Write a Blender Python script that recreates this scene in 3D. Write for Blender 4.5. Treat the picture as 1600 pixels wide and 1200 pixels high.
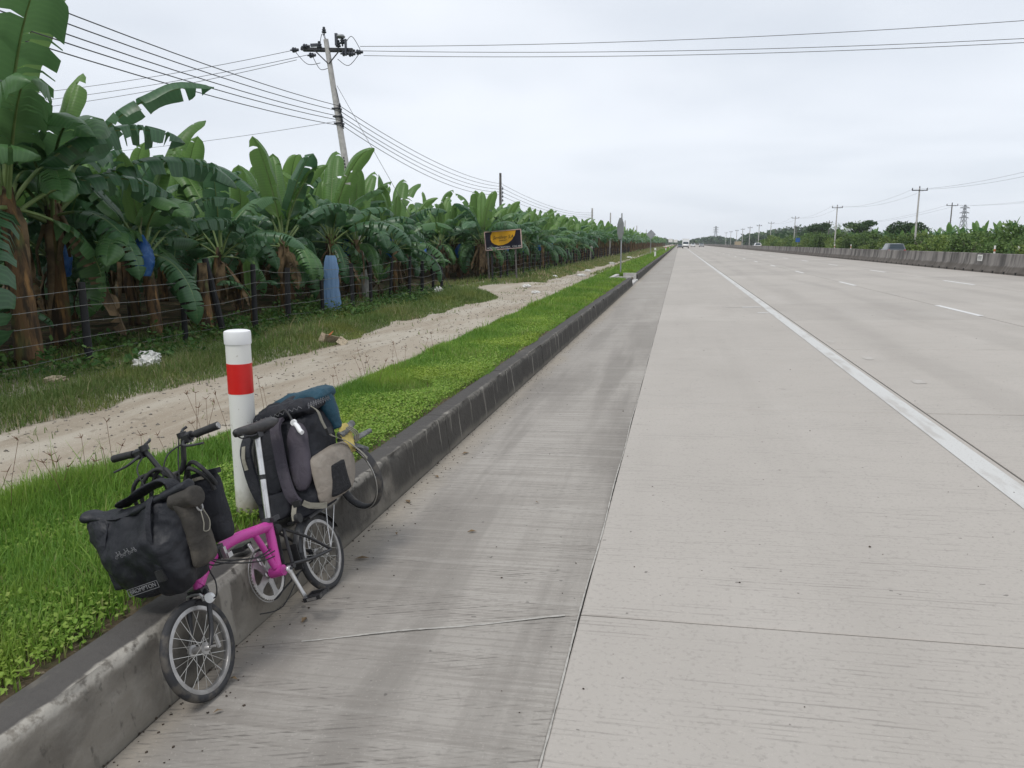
import bpy, bmesh, math, random
import numpy as np
from mathutils import Matrix, Vector
R = math.radians
for o in list(bpy.data.objects): bpy.data.objects.remove(o)
scn = bpy.context.scene
C = scn.collection
# ------------------------------------------------------------------ camera
cam = bpy.data.cameras.new('camera'); cam_o = bpy.data.objects.new('camera', cam); C.objects.link(cam_o)
cam_o.location = (0, 0, 1.8); cam_o.rotation_euler = (R(90 - 10.4), 0, R(12.1))
cam.sensor_width = 36; cam.lens = 27.0; cam.clip_start = .05; cam.clip_end = 9000
scn.camera = cam_o
scn.view_settings.view_transform = 'Standard'; scn.view_settings.look = 'None'
scn.view_settings.exposure = 0.1; scn.view_settings.gamma = 1
# ------------------------------------------------------------------ world: overcast sky
SUN_EL, SUN_AZ = 62, 205          # azimuth measured clockwise from +Y
world = bpy.data.worlds.new('World'); scn.world = world; world.use_nodes = True
nt = world.node_tree; nt.nodes.clear(); N = nt.nodes.new; LK = nt.links.new
w_out = N('ShaderNodeOutputWorld'); w_bg = N('ShaderNodeBackground'); LK(w_bg.outputs[0], w_out.inputs[0])
w_bg.inputs['Strength'].default_value = 0.1
sky = N('ShaderNodeTexSky'); sky.sky_type = 'NISHITA'; sky.sun_disc = False
sky.sun_elevation = R(SUN_EL); sky.sun_rotation = R(SUN_AZ)
tc = N('ShaderNodeTexCoord'); sep = N('ShaderNodeSeparateXYZ'); LK(tc.outputs['Generated'], sep.inputs[0])
def wmath(op, a, b=None):
    m = N('ShaderNodeMath'); m.operation = op
    for i, v in enumerate((a, b)):
        if v is None: continue
        if isinstance(v, (int, float)): m.inputs[i].default_value = v
        else: LK(v, m.inputs[i])
    return m.outputs[0]
zc = wmath('MAXIMUM', sep.outputs[2], 0.0); zd = wmath('ADD', zc, 0.13)
cx_ = wmath('DIVIDE', sep.outputs[0], zd); cy_ = wmath('DIVIDE', sep.outputs[1], zd)
comb = N('ShaderNodeCombineXYZ'); LK(cx_, comb.inputs[0]); LK(cy_, comb.inputs[1])
def wnoise(scale, detail, off, ramp):
    mp = N('ShaderNodeMapping'); mp.inputs['Location'].default_value = off; LK(comb.outputs[0], mp.inputs[0])
    n = N('ShaderNodeTexNoise'); n.inputs['Scale'].default_value = scale; n.inputs['Detail'].default_value = detail
    n.inputs['Roughness'].default_value = .55; n.inputs['Distortion'].default_value = .35
    LK(mp.outputs[0], n.inputs['Vector'])
    r = N('ShaderNodeValToRGB'); r.color_ramp.interpolation = 'EASE'
    r.color_ramp.elements[0].position = ramp[0]; r.color_ramp.elements[1].position = ramp[1]
    LK(n.outputs[0], r.inputs[0]); return r.outputs[0]
def wmix(f, a, b, t='MIX'):
    m = N('ShaderNodeMix'); m.data_type = 'RGBA'; m.blend_type = t
    for s, v in ((0, f), (6, a), (7, b)):
        if isinstance(v, (int, float)): m.inputs[s].default_value = v
        elif isinstance(v, tuple): m.inputs[s].default_value = (*v, 1)
        else: LK(v, m.inputs[s])
    return m.outputs[2]
big = wnoise(.42, 3, (9.4, 6.1, 0), (.30, .68))
fine = wnoise(1.25, 6, (2, 5, 0), (.34, .72))
cloud = wmix(big, (7.0, 7.5, 8.25), (9.2, 9.6, 10.25))
cloud = wmix(wmath('MULTIPLY', fine, .28), cloud, (9.6, 9.95, 10.5))
hor = wmath('POWER', wmath('SUBTRACT', 1.0, zc), 9.0)
cloud = wmix(wmath('MULTIPLY', hor, .75), cloud, (8.3, 8.85, 9.7))
LK(wmix(.93, sky.outputs[0], cloud), w_bg.inputs['Color'])
# ------------------------------------------------------------------ sun (veiled by cloud)
sl = bpy.data.lights.new('sun', 'SUN'); sl.energy = 1.5; sl.angle = R(16); sl.color = (1, .97, .92)
so = bpy.data.objects.new('sun', sl); C.objects.link(so)
az = R(SUN_AZ); el = R(SUN_EL)
sd = Vector((math.sin(az) * math.cos(el), math.cos(az) * math.cos(el), math.sin(el)))
so.rotation_euler = (-sd).to_track_quat('-Z', 'Y').to_euler(); so.location = (0, 0, 60)

# ================================================================== helpers
rng = random.Random(7); nr = np.random.default_rng(11)
def tag(o, label=None, cat=None, group=None, kind=None):
    if label: o['label'] = label
    if cat: o['category'] = cat
    if group: o['group'] = group
    if kind: o['kind'] = kind
    return o
def empty(name, loc=(0, 0, 0), rz=0, label=None, cat=None, group=None, matrix=None):
    o = bpy.data.objects.new(name, None); C.objects.link(o); o.empty_display_size = .1
    if matrix is not None: o.matrix_world = matrix
    else: o.location = loc; o.rotation_euler = (0, 0, rz)
    return tag(o, label, cat, group)
def link(name, me, parent=None, loc=None, rot=None, scale=None):
    o = bpy.data.objects.new(name, me); C.objects.link(o)
    if parent: o.parent = parent
    if loc is not None: o.location = loc
    if rot is not None: o.rotation_euler = rot
    if scale is not None: o.scale = (scale,) * 3 if isinstance(scale, (int, float)) else scale
    return o
class MB:
    def __init__(s): s.v = []; s.f = []; s.m = []; s.cm = 0
    def add(s, v, f):
        b = len(s.v); s.v += [tuple(p) for p in v]; s.f += [tuple(i + b for i in q) for q in f]; s.m += [s.cm] * len(f); return s
    def mat(s, i): s.cm = i; return s
    def box(s, c, d, M=None):
        x, y, z = (k / 2 for k in d)
        v = [(-x,-y,-z),(x,-y,-z),(x,y,-z),(-x,y,-z),(-x,-y,z),(x,-y,z),(x,y,z),(-x,y,z)]
        if M is not None: v = [tuple(M @ Vector(p)) for p in v]
        v = [(p[0]+c[0], p[1]+c[1], p[2]+c[2]) for p in v]
        return s.add(v, [(0,3,2,1),(4,5,6,7),(0,1,5,4),(1,2,6,5),(2,3,7,6),(3,0,4,7)])
    def bar(s, a, b, w, h=None):
        a, b = Vector(a), Vector(b); d = b - a; q = d.to_track_quat('X', 'Z').to_matrix()
        return s.box((a+b)/2, (d.length, w, h or w), q)
    def tube(s, pts, r, n=8, cap=True, smooth=0):
        P = [Vector(p) for p in pts]
        if smooth: P = catmull(P, smooth)
        k = len(P); rr = r if callable(r) else (lambda t: r)
        T = []
        for i in range(k):
            d = P[min(i+1, k-1)] - P[max(i-1, 0)]; T.append(d.normalized() if d.length > 1e-9 else Vector((0,0,1)))
        u = T[0].orthogonal().normalized(); v = []; f = []
        for i in range(k):
            u = (u - T[i] * u.dot(T[i])).normalized(); w = T[i].cross(u); q = rr(i / max(1, k-1))
            for j in range(n):
                a = 2 * math.pi * j / n; v.append(P[i] + (u * math.cos(a) + w * math.sin(a)) * q)
        for i in range(k-1):
            for j in range(n): f.append((i*n+j, i*n+(j+1) % n, (i+1)*n+(j+1) % n, (i+1)*n+j))
        if cap: f.append(tuple(range(n-1, -1, -1))); f.append(tuple((k-1)*n+j for j in range(n)))
        return s.add(v, f)
    def lathe(s, prof, n=24, c=(0,0,0), axis='Z', closed=False, M=None):
        v = []; f = []; k = len(prof)
        for r, z in prof:
            for j in range(n):
                a = 2*math.pi*j/n; x, y = r*math.cos(a), r*math.sin(a)
                p = (x, y, z) if axis == 'Z' else ((x, z, y) if axis == 'Y' else (z, x, y))
                if M is not None: p = tuple(M @ Vector(p))
                v.append((p[0]+c[0], p[1]+c[1], p[2]+c[2]))
        for i in range(k if closed else k-1):
            i2 = (i+1) % k
            for j in range(n):
                q = (i*n+j, i*n+(j+1) % n, i2*n+(j+1) % n, i2*n+j); f.append(q if axis != 'Y' else q[::-1])
        if not closed:
            a, b = tuple(range(n-1, -1, -1)), tuple((k-1)*n+j for j in range(n))
            if prof[0][0] > 1e-6: f.append(a if axis != 'Y' else a[::-1])
            if prof[-1][0] > 1e-6: f.append(b if axis != 'Y' else b[::-1])
        return s.add(v, f)
    def loft(s, rings, cap=True, closed=True):
        n = len(rings[0]); v = [p for r in rings for p in r]; f = []
        for i in range(len(rings)-1):
            for j in range(n if closed else n-1):
                f.append((i*n+j, i*n+(j+1) % n, (i+1)*n+(j+1) % n, (i+1)*n+j))
        if cap and closed: f.append(tuple(range(n-1, -1, -1))); f.append(tuple((len(rings)-1)*n+j for j in range(n)))
        return s.add(v, f)
    def mesh(s, name, mats, smooth=True, sharp=None):
        me = bpy.data.meshes.new(name); me.from_pydata([tuple(p) for p in s.v], [], s.f)
        for m in (mats if isinstance(mats, (list, tuple)) else [mats]): me.materials.append(m)
        if any(s.m): me.polygons.foreach_set('material_index', s.m)
        me.polygons.foreach_set('use_smooth', [smooth] * len(me.polygons))
        me.update()
        if smooth and sharp is not None: me.set_sharp_from_angle(angle=R(sharp))
        return me
    def build(s, name, mats, parent=None, smooth=True, sharp=40, **k):
        return link(name, s.mesh(name, mats, smooth, sharp), parent, **k)
def catmull(P, n):
    out = []
    for i in range(len(P)-1):
        p0, p1, p2, p3 = P[max(i-1,0)], P[i], P[i+1], P[min(i+2, len(P)-1)]
        for j in range(n):
            t = j/n
            out.append(.5*((2*p1)+(p2-p0)*t+(2*p0-5*p1+4*p2-p3)*t*t+(3*p1-p0-3*p2+p3)*t**3))
    out.append(P[-1]); return out
def np_mesh(name, V, quads, mats, attrs=None, smooth=False, tris=None, mi=None):
    """numpy mesh: V (n,3); quads (m,4); tris (k,3); attrs {name: (n,) float}"""
    me = bpy.data.meshes.new(name); V = np.asarray(V, np.float32)
    q = np.asarray(quads, np.int32).reshape(-1, 4) if quads is not None else np.zeros((0,4), np.int32)
    t = np.asarray(tris, np.int32).reshape(-1, 3) if tris is not None else np.zeros((0,3), np.int32)
    me.vertices.add(len(V)); me.vertices.foreach_set('co', V.ravel())
    loops = np.concatenate([q.ravel(), t.ravel()]); me.loops.add(len(loops)); me.loops.foreach_set('vertex_index', loops)
    cnt = np.concatenate([np.full(len(q), 4), np.full(len(t), 3)]).astype(np.int32)
    st = np.concatenate([[0], np.cumsum(cnt)[:-1]]).astype(np.int32)
    me.polygons.add(len(cnt)); me.polygons.foreach_set('loop_start', st)
    if mi is not None: me.polygons.foreach_set('material_index', np.asarray(mi, np.int32))
    for m in (mats if isinstance(mats, (list, tuple)) else [mats]): me.materials.append(m)
    me.update(calc_edges=True); me.validate()
    if smooth: me.polygons.foreach_set('use_smooth', np.ones(len(cnt), bool))
    for k, a in (attrs or {}).items():
        at = me.attributes.new(k, 'FLOAT', 'POINT'); at.data.foreach_set('value', np.asarray(a, np.float32))
    return me
def shared_cubic_noise(x, y, s, seed=0):
    """cheap smooth value noise for terrain"""
    x = np.asarray(x, float)*s + seed*17.3; y = np.asarray(y, float)*s + seed*9.1
    return (np.sin(x*1.7+np.sin(y*1.3+.7)*1.4) + np.sin(y*2.1+np.sin(x*1.1)*1.7+2.) + np.sin((x+y)*1.13+1.3))/3

# ------------------------------------------------------------------ materials
class Mt:
    def __init__(s, name, base, rough=.6, metal=0, spec=.5):
        s.m = bpy.data.materials.new(name); s.m.use_nodes = True; s.t = s.m.node_tree
        s.b = s.t.nodes['Principled BSDF']; s.out = s.t.nodes['Material Output']
        s.b.inputs['Roughness'].default_value = rough; s.b.inputs['Metallic'].default_value = metal
        s.b.inputs['Specular IOR Level'].default_value = spec
        s.b.inputs['Base Color'].default_value = (*base, 1); s.col = tuple(base)
    def n(s, t, **k):
        x = s.t.nodes.new(t)
        for a, v in k.items(): setattr(x, a, v)
        return x
    def l(s, a, b): s.t.links.new(a, b)
    def coord(s, c, stretch=(1,1,1), rot=(0,0,0), loc=(0,0,0)):
        if c == 'World': o = s.n('ShaderNodeNewGeometry').outputs['Position']
        elif c == 'UV': o = s.n('ShaderNodeUVMap').outputs[0]
        else: o = s.n('ShaderNodeTexCoord').outputs[c]
        mp = s.n('ShaderNodeMapping'); mp.inputs['Scale'].default_value = stretch; mp.inputs['Rotation'].default_value = rot; mp.inputs['Location'].default_value = loc
        s.l(o, mp.inputs[0]); return mp.outputs[0]
    def noise(s, scale, detail=3, c='Object', stretch=(1,1,1), rot=(0,0,0), rough=.55, dist=0, loc=(0,0,0)):
        x = s.n('ShaderNodeTexNoise'); x.inputs['Scale'].default_value = scale; x.inputs['Detail'].default_value = detail
        x.inputs['Roughness'].default_value = rough; x.inputs['Distortion'].default_value = dist
        s.l(s.coord(c, stretch, rot, loc), x.inputs['Vector']); return x.outputs[0]
    def ramp(s, f, lo, hi, flip=False, ease=True):
        x = s.n('ShaderNodeMapRange'); x.interpolation_type = 'SMOOTHSTEP' if ease else 'LINEAR'
        x.inputs['From Min'].default_value = lo; x.inputs['From Max'].default_value = hi
        if flip: x.inputs['To Min'].default_value = 1; x.inputs['To Max'].default_value = 0
        s.l(f, x.inputs[0]); return x.outputs[0]
    def math(s, op, a, b=None, c=None):
        x = s.n('ShaderNodeMath', operation=op)
        for i, v in enumerate((a, b, c)):
            if v is None: continue
            if isinstance(v, (int, float)): x.inputs[i].default_value = v
            else: s.l(v, x.inputs[i])
        return x.outputs[0]
    def mix(s, f, col, blend='MIX', amt=1.0):
        x = s.n('ShaderNodeMix', data_type='RGBA', blend_type=blend)
        if isinstance(f, (int, float)): x.inputs[0].default_value = f * amt
        else: s.l(s.math('MULTIPLY', f, amt) if amt != 1 else f, x.inputs[0])
        if isinstance(s.col, tuple): x.inputs[6].default_value = (*s.col, 1)
        else: s.l(s.col, x.inputs[6])
        if isinstance(col, tuple): x.inputs[7].default_value = (*col, 1)
        else: s.l(col, x.inputs[7])
        s.col = x.outputs[2]; return s
    def lay(s, col, scale, lo=.4, hi=.6, detail=3, c='Object', stretch=(1,1,1), amt=1.0, blend='MIX', **k):
        return s.mix(s.ramp(s.noise(scale, detail, c, stretch, **k), lo, hi), col, blend, amt)
    def attr(s, name):
        x = s.n('ShaderNodeAttribute'); x.attribute_name = name; return x.outputs['Fac']
    def rnd(s): return s.n('ShaderNodeObjectInfo').outputs['Random']
    def val(s, f, lo, hi):
        """multiply the value by lo..hi along f"""
        x = s.n('ShaderNodeMapRange'); x.inputs['To Min'].default_value = lo; x.inputs['To Max'].default_value = hi; s.l(f, x.inputs[0])
        h = s.n('ShaderNodeHueSaturation'); s.l(x.outputs[0], h.inputs['Value'])
        if isinstance(s.col, tuple): h.inputs['Color'].default_value = (*s.col, 1)
        else: s.l(s.col, h.inputs['Color'])
        s.col = h.outputs[0]; return s
    def bump(s, h, strength=.3, dist=.01):
        b = s.n('ShaderNodeBump'); b.inputs['Strength'].default_value = strength; b.inputs['Distance'].default_value = dist
        s.l(h, b.inputs['Height']); 
        if s.b.inputs['Normal'].is_linked: s.l(s.b.inputs['Normal'].links[0].from_socket, b.inputs['Normal'])
        s.l(b.outputs[0], s.b.inputs['Normal']); return s
    def roughness(s, f, lo, hi):
        x = s.n('ShaderNodeMapRange'); x.inputs['To Min'].default_value = lo; x.inputs['To Max'].default_value = hi
        s.l(f, x.inputs[0]); s.l(x.outputs[0], s.b.inputs['Roughness']); return s
    def translucent(s, f, tint=None):
        tr = s.n('ShaderNodeBsdfTranslucent'); mx = s.n('ShaderNodeMixShader'); mx.inputs[0].default_value = f
        if tint: tr.inputs[0].default_value = (*tint, 1)
        elif not isinstance(s.col, tuple): s.l(s.col, tr.inputs[0])
        else: tr.inputs[0].default_value = (*s.col, 1)
        s.l(s.b.outputs[0], mx.inputs[1]); s.l(tr.outputs[0], mx.inputs[2]); s.l(mx.outputs[0], s.out.inputs[0]); return s
    def done(s):
        if not isinstance(s.col, tuple): s.l(s.col, s.b.inputs['Base Color'])
        else: s.b.inputs['Base Color'].default_value = (*s.col, 1)
        return s.m
def flat(name, col, rough=.6, metal=0, var=.12, scale=20, spec=.5, bump=0):
    m = Mt(name, col, rough, metal, spec)
    d = tuple(c*(1-var*2) for c in col)
    m.lay(d, scale, .35, .7)
    if bump: m.bump(m.noise(scale*2, 4), bump, .004)
    return m.done()

def concrete(name, base, dark, light, tine=.0, skew=0., tine_amt=.3, blotch=.5, streak=.4, gutter=False):
    m = Mt(name, base, .85, 0, .25)
    m.lay(dark, .45, .42, .75, 5, 'World', (1, .6, 1), blotch)
    m.lay(light, .8, .5, .78, 5, 'World', (1, .35, 1), .6, loc=(4, 9, 0))
    m.lay(dark, 1.2, .52, .72, 4, 'World', (1.3, .07, 1), streak, loc=(1.7, 3, 0))      # long wheel-path streaks
    gp = m.n('ShaderNodeSeparateXYZ'); m.l(m.n('ShaderNodeNewGeometry').outputs['Position'], gp.inputs[0])
    if gutter:
        near = m.ramp(m.math('ADD', gp.outputs[1], m.math('MULTIPLY', m.noise(.5, 3, 'World'), 8.)), 10., 34., True)    # run-off dirt, heaviest by the low stretch of kerb
        d1 = m.ramp(m.noise(.75, 7, 'World', (1.3, .22, 1), rot=(0,0,R(6)), loc=(2, 4.4, 0)), .43, .60)
        m.mix(m.math('MULTIPLY', d1, near), (.160, .145, .128), amt=.58)
        m.mix(m.math('MULTIPLY', m.ramp(m.noise(1.3, 6, 'World', (1.6, .10, 1), loc=(5, 1, 0)), .48, .62), near), (.175, .16, .142), amt=.6)
        m.lay(light, 7.0, .50, .66, 6, 'World', (.10, 2.6, 1), .28, rot=(0,0,R(-19))); m.lay(dark, 18.0, .46, .62, 5, 'World', (.06, 2.6, 1), .5, rot=(0,0,R(-19)))
        f = m.math('ADD', gp.outputs[0], m.math('MULTIPLY', m.noise(1.4, 5, 'World', (1,.5,1)), .55))
        m.mix(m.ramp(f, -1.62, -1.34, True), (.34, .30, .245), amt=.8)                 # silt washed against the kerb
    else:
        wob = m.math('MULTIPLY', m.noise(.6, 4, 'World', (1, .2, 1)), 1.2)
        band = m.math('SINE', m.math('MULTIPLY', m.math('ADD', gp.outputs[0], m.math('SUBTRACT', wob, 3.55)), 3.3))
        lane = m.math('MULTIPLY', m.ramp(band, -.2, 1.), m.ramp(gp.outputs[0], 2.6, 3.4))
        m.mix(m.math('MULTIPLY', lane, m.ramp(m.noise(1.1, 5, 'World', (1, .15, 1), loc=(7, 2, 0)), .3, .65)), (.285, .262, .236), amt=.35)
        m.lay((.13, .12, .11), 2.6, .70, .76, 4, 'World', (1, .8, 1), .35, loc=(12, 4, 0))     # oil drips
    m.lay(tuple(c*.66 for c in base), 42, .52, .70, 4, 'World', amt=.42)
    m.lay(tuple(min(.7, c*1.3) for c in base), 90, .60, .75, 2, 'World', amt=.35)
    m.lay((.06,.055,.05), 16, .735, .76, 2, 'World', amt=.55)                           # small chips
    m.val(m.rnd(), .95, 1.05)
    if tine:
        ps = m.n('ShaderNodeSeparateXYZ'); m.l(m.n('ShaderNodeNewGeometry').outputs['Position'], ps.inputs[0])
        ph = m.math('ADD', m.math('ADD', ps.outputs[1], m.math('MULTIPLY', ps.outputs[0], skew)), m.math('MULTIPLY', m.noise(1.5, 2, 'World'), .03))
        wv = m.math('SINE', m.math('MULTIPLY', ph, 2*math.pi/tine))
        wv2 = m.math('SINE', m.math('MULTIPLY', ph, 2*math.pi/(tine*2.7)))
        msk = m.ramp(m.noise(2.2, 4, 'World', (.5, 1.6, 1), loc=(3, 3, 0)), .38, .66)
        brk = m.ramp(m.noise(30, 3, 'World', (.18, 2.5, 1)), .42, .6)
        g = m.math('MULTIPLY', m.math('MULTIPLY', m.ramp(m.math('ADD', wv, m.math('MULTIPLY', wv2, .5)), .1, 1.2), msk), brk)
        m.mix(g, tuple(c*.55 for c in dark), amt=tine_amt)
        m.bump(g, .35, -.004)
    m.bump(m.noise(120, 3, 'World'), .25, .003)
    return m.done()
MAT = {}
MAT['slab'] = concrete('pavement_concrete', (.405, .374, .338), (.31, .285, .256), (.445, .415, .38), .031, .0, .42, .35, .22)
MAT['gutter'] = concrete('gutter_concrete', (.345, .320, .288), (.225, .205, .182), (.40, .376, .342), .027, -.32, .75, .35, .25, True)
MAT['joint'] = flat('joint_filler', (.045, .042, .038), .9)
MAT['chalk'] = flat('joint_mortar', (.42, .40, .365), .9, scale=30)
m = Mt('road_paint', (.54, .535, .515), .7); m.lay((.40, .375, .345), 5, .46, .68, 7, 'World', (1.5, .3, 1), .75); m.lay((.40,.38,.36), 70, .58, .66, 3, 'World', amt=.6); MAT['paint'] = m.done()
MAT['dash'] = flat('lane_dash_paint', (.66, .655, .64), .7, var=.06, scale=6)
m = Mt('faded_paint', (.44, .415, .38), .8); m.lay((.40, .37, .335), 9, .36, .6, 6, 'World'); MAT['faded'] = m.done()
# kerb: black mould, pale chipped arris, runs of lime
m = Mt('kerb_concrete', (.215, .195, .165), .9, 0, .2)
ks = m.n('ShaderNodeSeparateXYZ'); m.l(m.n('ShaderNodeNewGeometry').outputs['Position'], ks.inputs[0])
m.lay((.30, .28, .245), 6, .45, .7, 6, 'World', (.6, 1, 1.2), .6)
m.lay((.12, .108, .092), 3.2, .45, .62, 6, 'World', (1, .7, 1.2), .7, loc=(2.5, .8, 0))
age = m.math('ADD', m.noise(1.05, 6, 'World', (1, 1, .9), loc=(8, 3.4, 1)), m.math('MULTIPLY', m.ramp(ks.outputs[1], 3.2, 6.5, ease=True), .20))
m.mix(m.ramp(age, .47, .60), (.050, .047, .043), amt=.88)                                   # mould: patchy first, then continuous
m.lay((.36, .335, .29), 4.2, .585, .65, 6, 'World', (1, 1.7, .12), .55, loc=(0, 5, 0))
m.lay((.30, .28, .25), 2.1, .67, .71, 6, 'World', (1, 1.2, .2), .6, loc=(4, 2, 0))
m.lay((.03, .028, .026), 24, .58, .70, 4, 'World', (1, 1, .5), .5)
zz = m.math('ADD', ks.outputs[2], m.math('MULTIPLY', m.noise(11, 6, 'World', (1, .6, 1)), .06))
xx = m.math('ADD', ks.outputs[0], m.math('MULTIPLY', m.noise(9, 6, 'World', (1, .5, 1)), .06))
m.mix(m.math('MULTIPLY', m.ramp(zz, .330, .348), m.ramp(xx, -1.948, -1.928, True)), (.080, .075, .071), amt=.92)   # weathered black top
arris = m.math('MULTIPLY', m.ramp(zz, .305, .330), m.math('MULTIPLY', m.ramp(xx, -1.95, -1.93), m.ramp(m.noise(1.3, 5, 'World', loc=(0, 1.2, 0)), .36, .52)))
m.mix(m.math('MULTIPLY', m.math('MULTIPLY', arris, m.math('ADD', .25, m.math('MULTIPLY', m.ramp(ks.outputs[1], 3., 6., True), .75))), m.ramp(m.noise(26, 5, 'World'), .34, .52)), (.40, .375, .33), amt=.85)
m.mix(m.ramp(m.math('SUBTRACT', ks.outputs[2], m.math('MULTIPLY', m.noise(4, 5, 'World'), .12)), -.055, .02, True), (.20, .182, .152), amt=.7)
m.bump(m.noise(22, 6, 'World'), .7, .012); m.bump(m.noise(120, 3, 'World'), .4, .003); MAT['kerb'] = m.done()
m = Mt('verge_soil', (.085, .066, .043), .95, 0, .1); m.lay((.17, .135, .09), 3, .45, .65, 5, 'World'); m.lay((.035, .05, .02), 7, .5, .65, 4, 'World', amt=.7); m.lay((.25,.21,.15), 40, .6, .7, 3, 'World', amt=.6)
m.bump(m.noise(40, 4, 'World'), .6, .02); MAT['soil'] = m.done()
m = Mt('track_sand', (.375, .325, .262), .95, 0, .1)
m.lay((.45, .41, .345), .9, .42, .62, 5, 'World', (1.4, .4, 1), .8)
m.lay((.285, .235, .178), .8, .50, .68, 5, 'World', (1.6, .25, 1), .7, loc=(3, 0, 0))
m.lay((.18, .155, .12), 6, .60, .68, 5, 'World', (1, .5, 1), .45); m.lay((.56, .51, .43), 34, .62, .68, 3, 'World', amt=.6); m.lay((.16, .14, .11), 45, .64, .69, 3, 'World', amt=.6)
m.bump(m.noise(2.2, 6, 'World', (1.5, .5, 1)), .5, .04); m.bump(m.noise(45, 4, 'World'), .5, .015); MAT['sand'] = m.done()
m = Mt('plantation_earth', (.050, .040, .026), .95, 0, .1); m.lay((.10, .075, .045), 3, .45, .62, 5, 'World'); m.lay((.03, .045, .018), 2, .5, .62, 4, 'World', amt=.8); m.lay((.22, .15, .07), 14, .62, .68, 3, 'World', amt=.7)
m.bump(m.noise(9, 5, 'World'), .8, .06); MAT['earth'] = m.done()
m = Mt('open_ground', (.085, .095, .04), .95, 0, .1); m.lay((.05, .075, .025), .05, .4, .6, 6, 'World'); m.lay((.14, .12, .07), .2, .55, .7, 4, 'World', amt=.6); MAT['ground'] = m.done()

def grass_mat(name, a, b, c, tr=.35, rough=.55):
    m = Mt(name, a, rough, 0, .3); v = m.attr('var')
    m.mix(m.ramp(v, .3, .75), b); m.mix(m.ramp(v, .90, .95), c)
    m.lay(tuple(k*.75 for k in a), .8, .42, .65, 3, 'World', amt=.35)
    m.lay((b[0]*1.25, b[1]*1.05, b[2]*.8), .55, .5, .68, 3, 'World', amt=.5, loc=(3, 3, 0))
    m.translucent(tr); return m.done()
MAT['grass'] = grass_mat('verge_grass', (.135, .275, .040), (.255, .40, .070), (.38, .35, .16), .45)
MAT['clover'] = grass_mat('low_leaf_cover', (.20, .345, .045), (.31, .44, .085), (.33, .41, .10), .4)
MAT['weed'] = grass_mat('track_side_grass', (.115, .185, .045), (.21, .26, .085), (.38, .32, .19), .35)
MAT['bushweed'] = grass_mat('broadleaf_weed', (.05, .125, .028), (.10, .19, .045), (.17, .19, .06), .3)
MAT['seed'] = flat('dry_seed_head', (.20, .11, .065), .9)

def leaf_mat(name, a, b, rib, tr=.3, rough=.42):
    m = Mt(name, a, rough, 0, .62); m.mix(m.rnd(), b)
    m.lay(tuple(k*.7 for k in a), 1.6, .45, .7, 3, 'Object', amt=.5)
    uv = m.n('ShaderNodeUVMap'); sp = m.n('ShaderNodeSeparateXYZ'); m.l(uv.outputs[0], sp.inputs[0])
    st = m.math('SINE', m.math('ADD', m.math('MULTIPLY', sp.outputs[1], 190.), m.math('MULTIPLY', m.noise(3, 2), 9.)))
    m.mix(m.ramp(st, -.2, 1.), tuple(min(1, k*1.28) for k in b), amt=.28)
    m.bump(st, .12, .006)
    tn = m.ramp(m.noise(5, 4, loc=(4, 4, 4)), .66, .74); m.mix(tn, (.16, .15, .05), amt=.35)
    g = m.n('ShaderNodeNewGeometry'); m.mix(g.outputs['Backfacing'], (b[0]*1.05+.01, b[1]*.98, b[2]*1.25+.008), amt=.5)
    m.translucent(tr); return m.done()
MAT['leaf'] = leaf_mat('banana_leaf', (.046, .125, .054), (.080, .185, .074), None, .34, .36)
MAT['leaf_young'] = leaf_mat('young_banana_leaf', (.105, .225, .052), (.170, .305, .074), None, .44, .42)
MAT['leaf_mid'] = leaf_mat('middle_banana_leaf', (.062, .158, .052), (.108, .228, .072), None, .38, .38)
MAT['rib'] = flat('leaf_midrib', (.20, .28, .10), .5, scale=4)
m = Mt('banana_stem', (.135, .078, .036), .75, 0, .3)
m.lay((.030, .022, .014), 3, .40, .58, 5, 'Object', (4, 4, .5), .9); m.lay((.32, .175, .062), 4, .54, .68, 4, 'Object', (3, 3, .45), .8, loc=(3, 1, 2))
m.lay((.12, .14, .045), 2.2, .55, .68, 4, 'Object', (2, 2, .6), .55, loc=(8, 2, 2)); m.val(m.rnd(), .6, 1.25); m.bump(m.noise(5, 4, 'Object', (5, 5, .4)), .7, .02); MAT['stem'] = m.done()
MAT['dry'] = flat('dry_banana_leaf', (.20, .135, .070), .85, var=.35, scale=5)
MAT['petiole'] = flat('pale_stem', (.22, .24, .12), .6, var=.25, scale=5)
m = Mt('blue_plastic', (.035, .14, .42), .28); m.lay((.09, .25, .55), 9, .5, .7, 4); m.bump(m.noise(14, 4, dist=1.5), .8, .03); m.translucent(.35, (.06, .22, .60)); MAT['blue'] = m.done()
m = Mt('pale_blue_plastic', (.30, .47, .69), .4); m.lay((.27, .45, .68), 5, .45, .65, 4, stretch=(3, 3, .4)); m.lay((.12, .24, .44), 4, .55, .7, 4, stretch=(3, 3, .5), amt=.6, loc=(3,3,3)); m.bump(m.noise(9, 4, stretch=(3,3,.5)), .7, .03); m.translucent(.4, (.18, .40, .72)); MAT['blue2'] = m.done()
MAT['post'] = flat('black_fence_post', (.016, .016, .018), .8, scale=9, bump=.4)
MAT['wire'] = flat('galvanised_wire', (.30, .30, .29), .5, .6)
MAT['cable'] = flat('overhead_cable', (.07, .07, .075), .6)
MAT['pole'] = flat('pole_concrete', (.52, .50, .475), .9, var=.14, scale=6)
MAT['pole_dark'] = flat('weathered_pole', (.16, .145, .135), .9, var=.2, scale=4)
MAT['iron'] = flat('dark_hardware', (.05, .05, .055), .6, .3)
MAT['insul'] = flat('porcelain', (.055, .06, .075), .25)
MAT['grey_metal'] = flat('galvanised_sheet', (.36, .37, .38), .5, .5, .1, 5)
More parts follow.
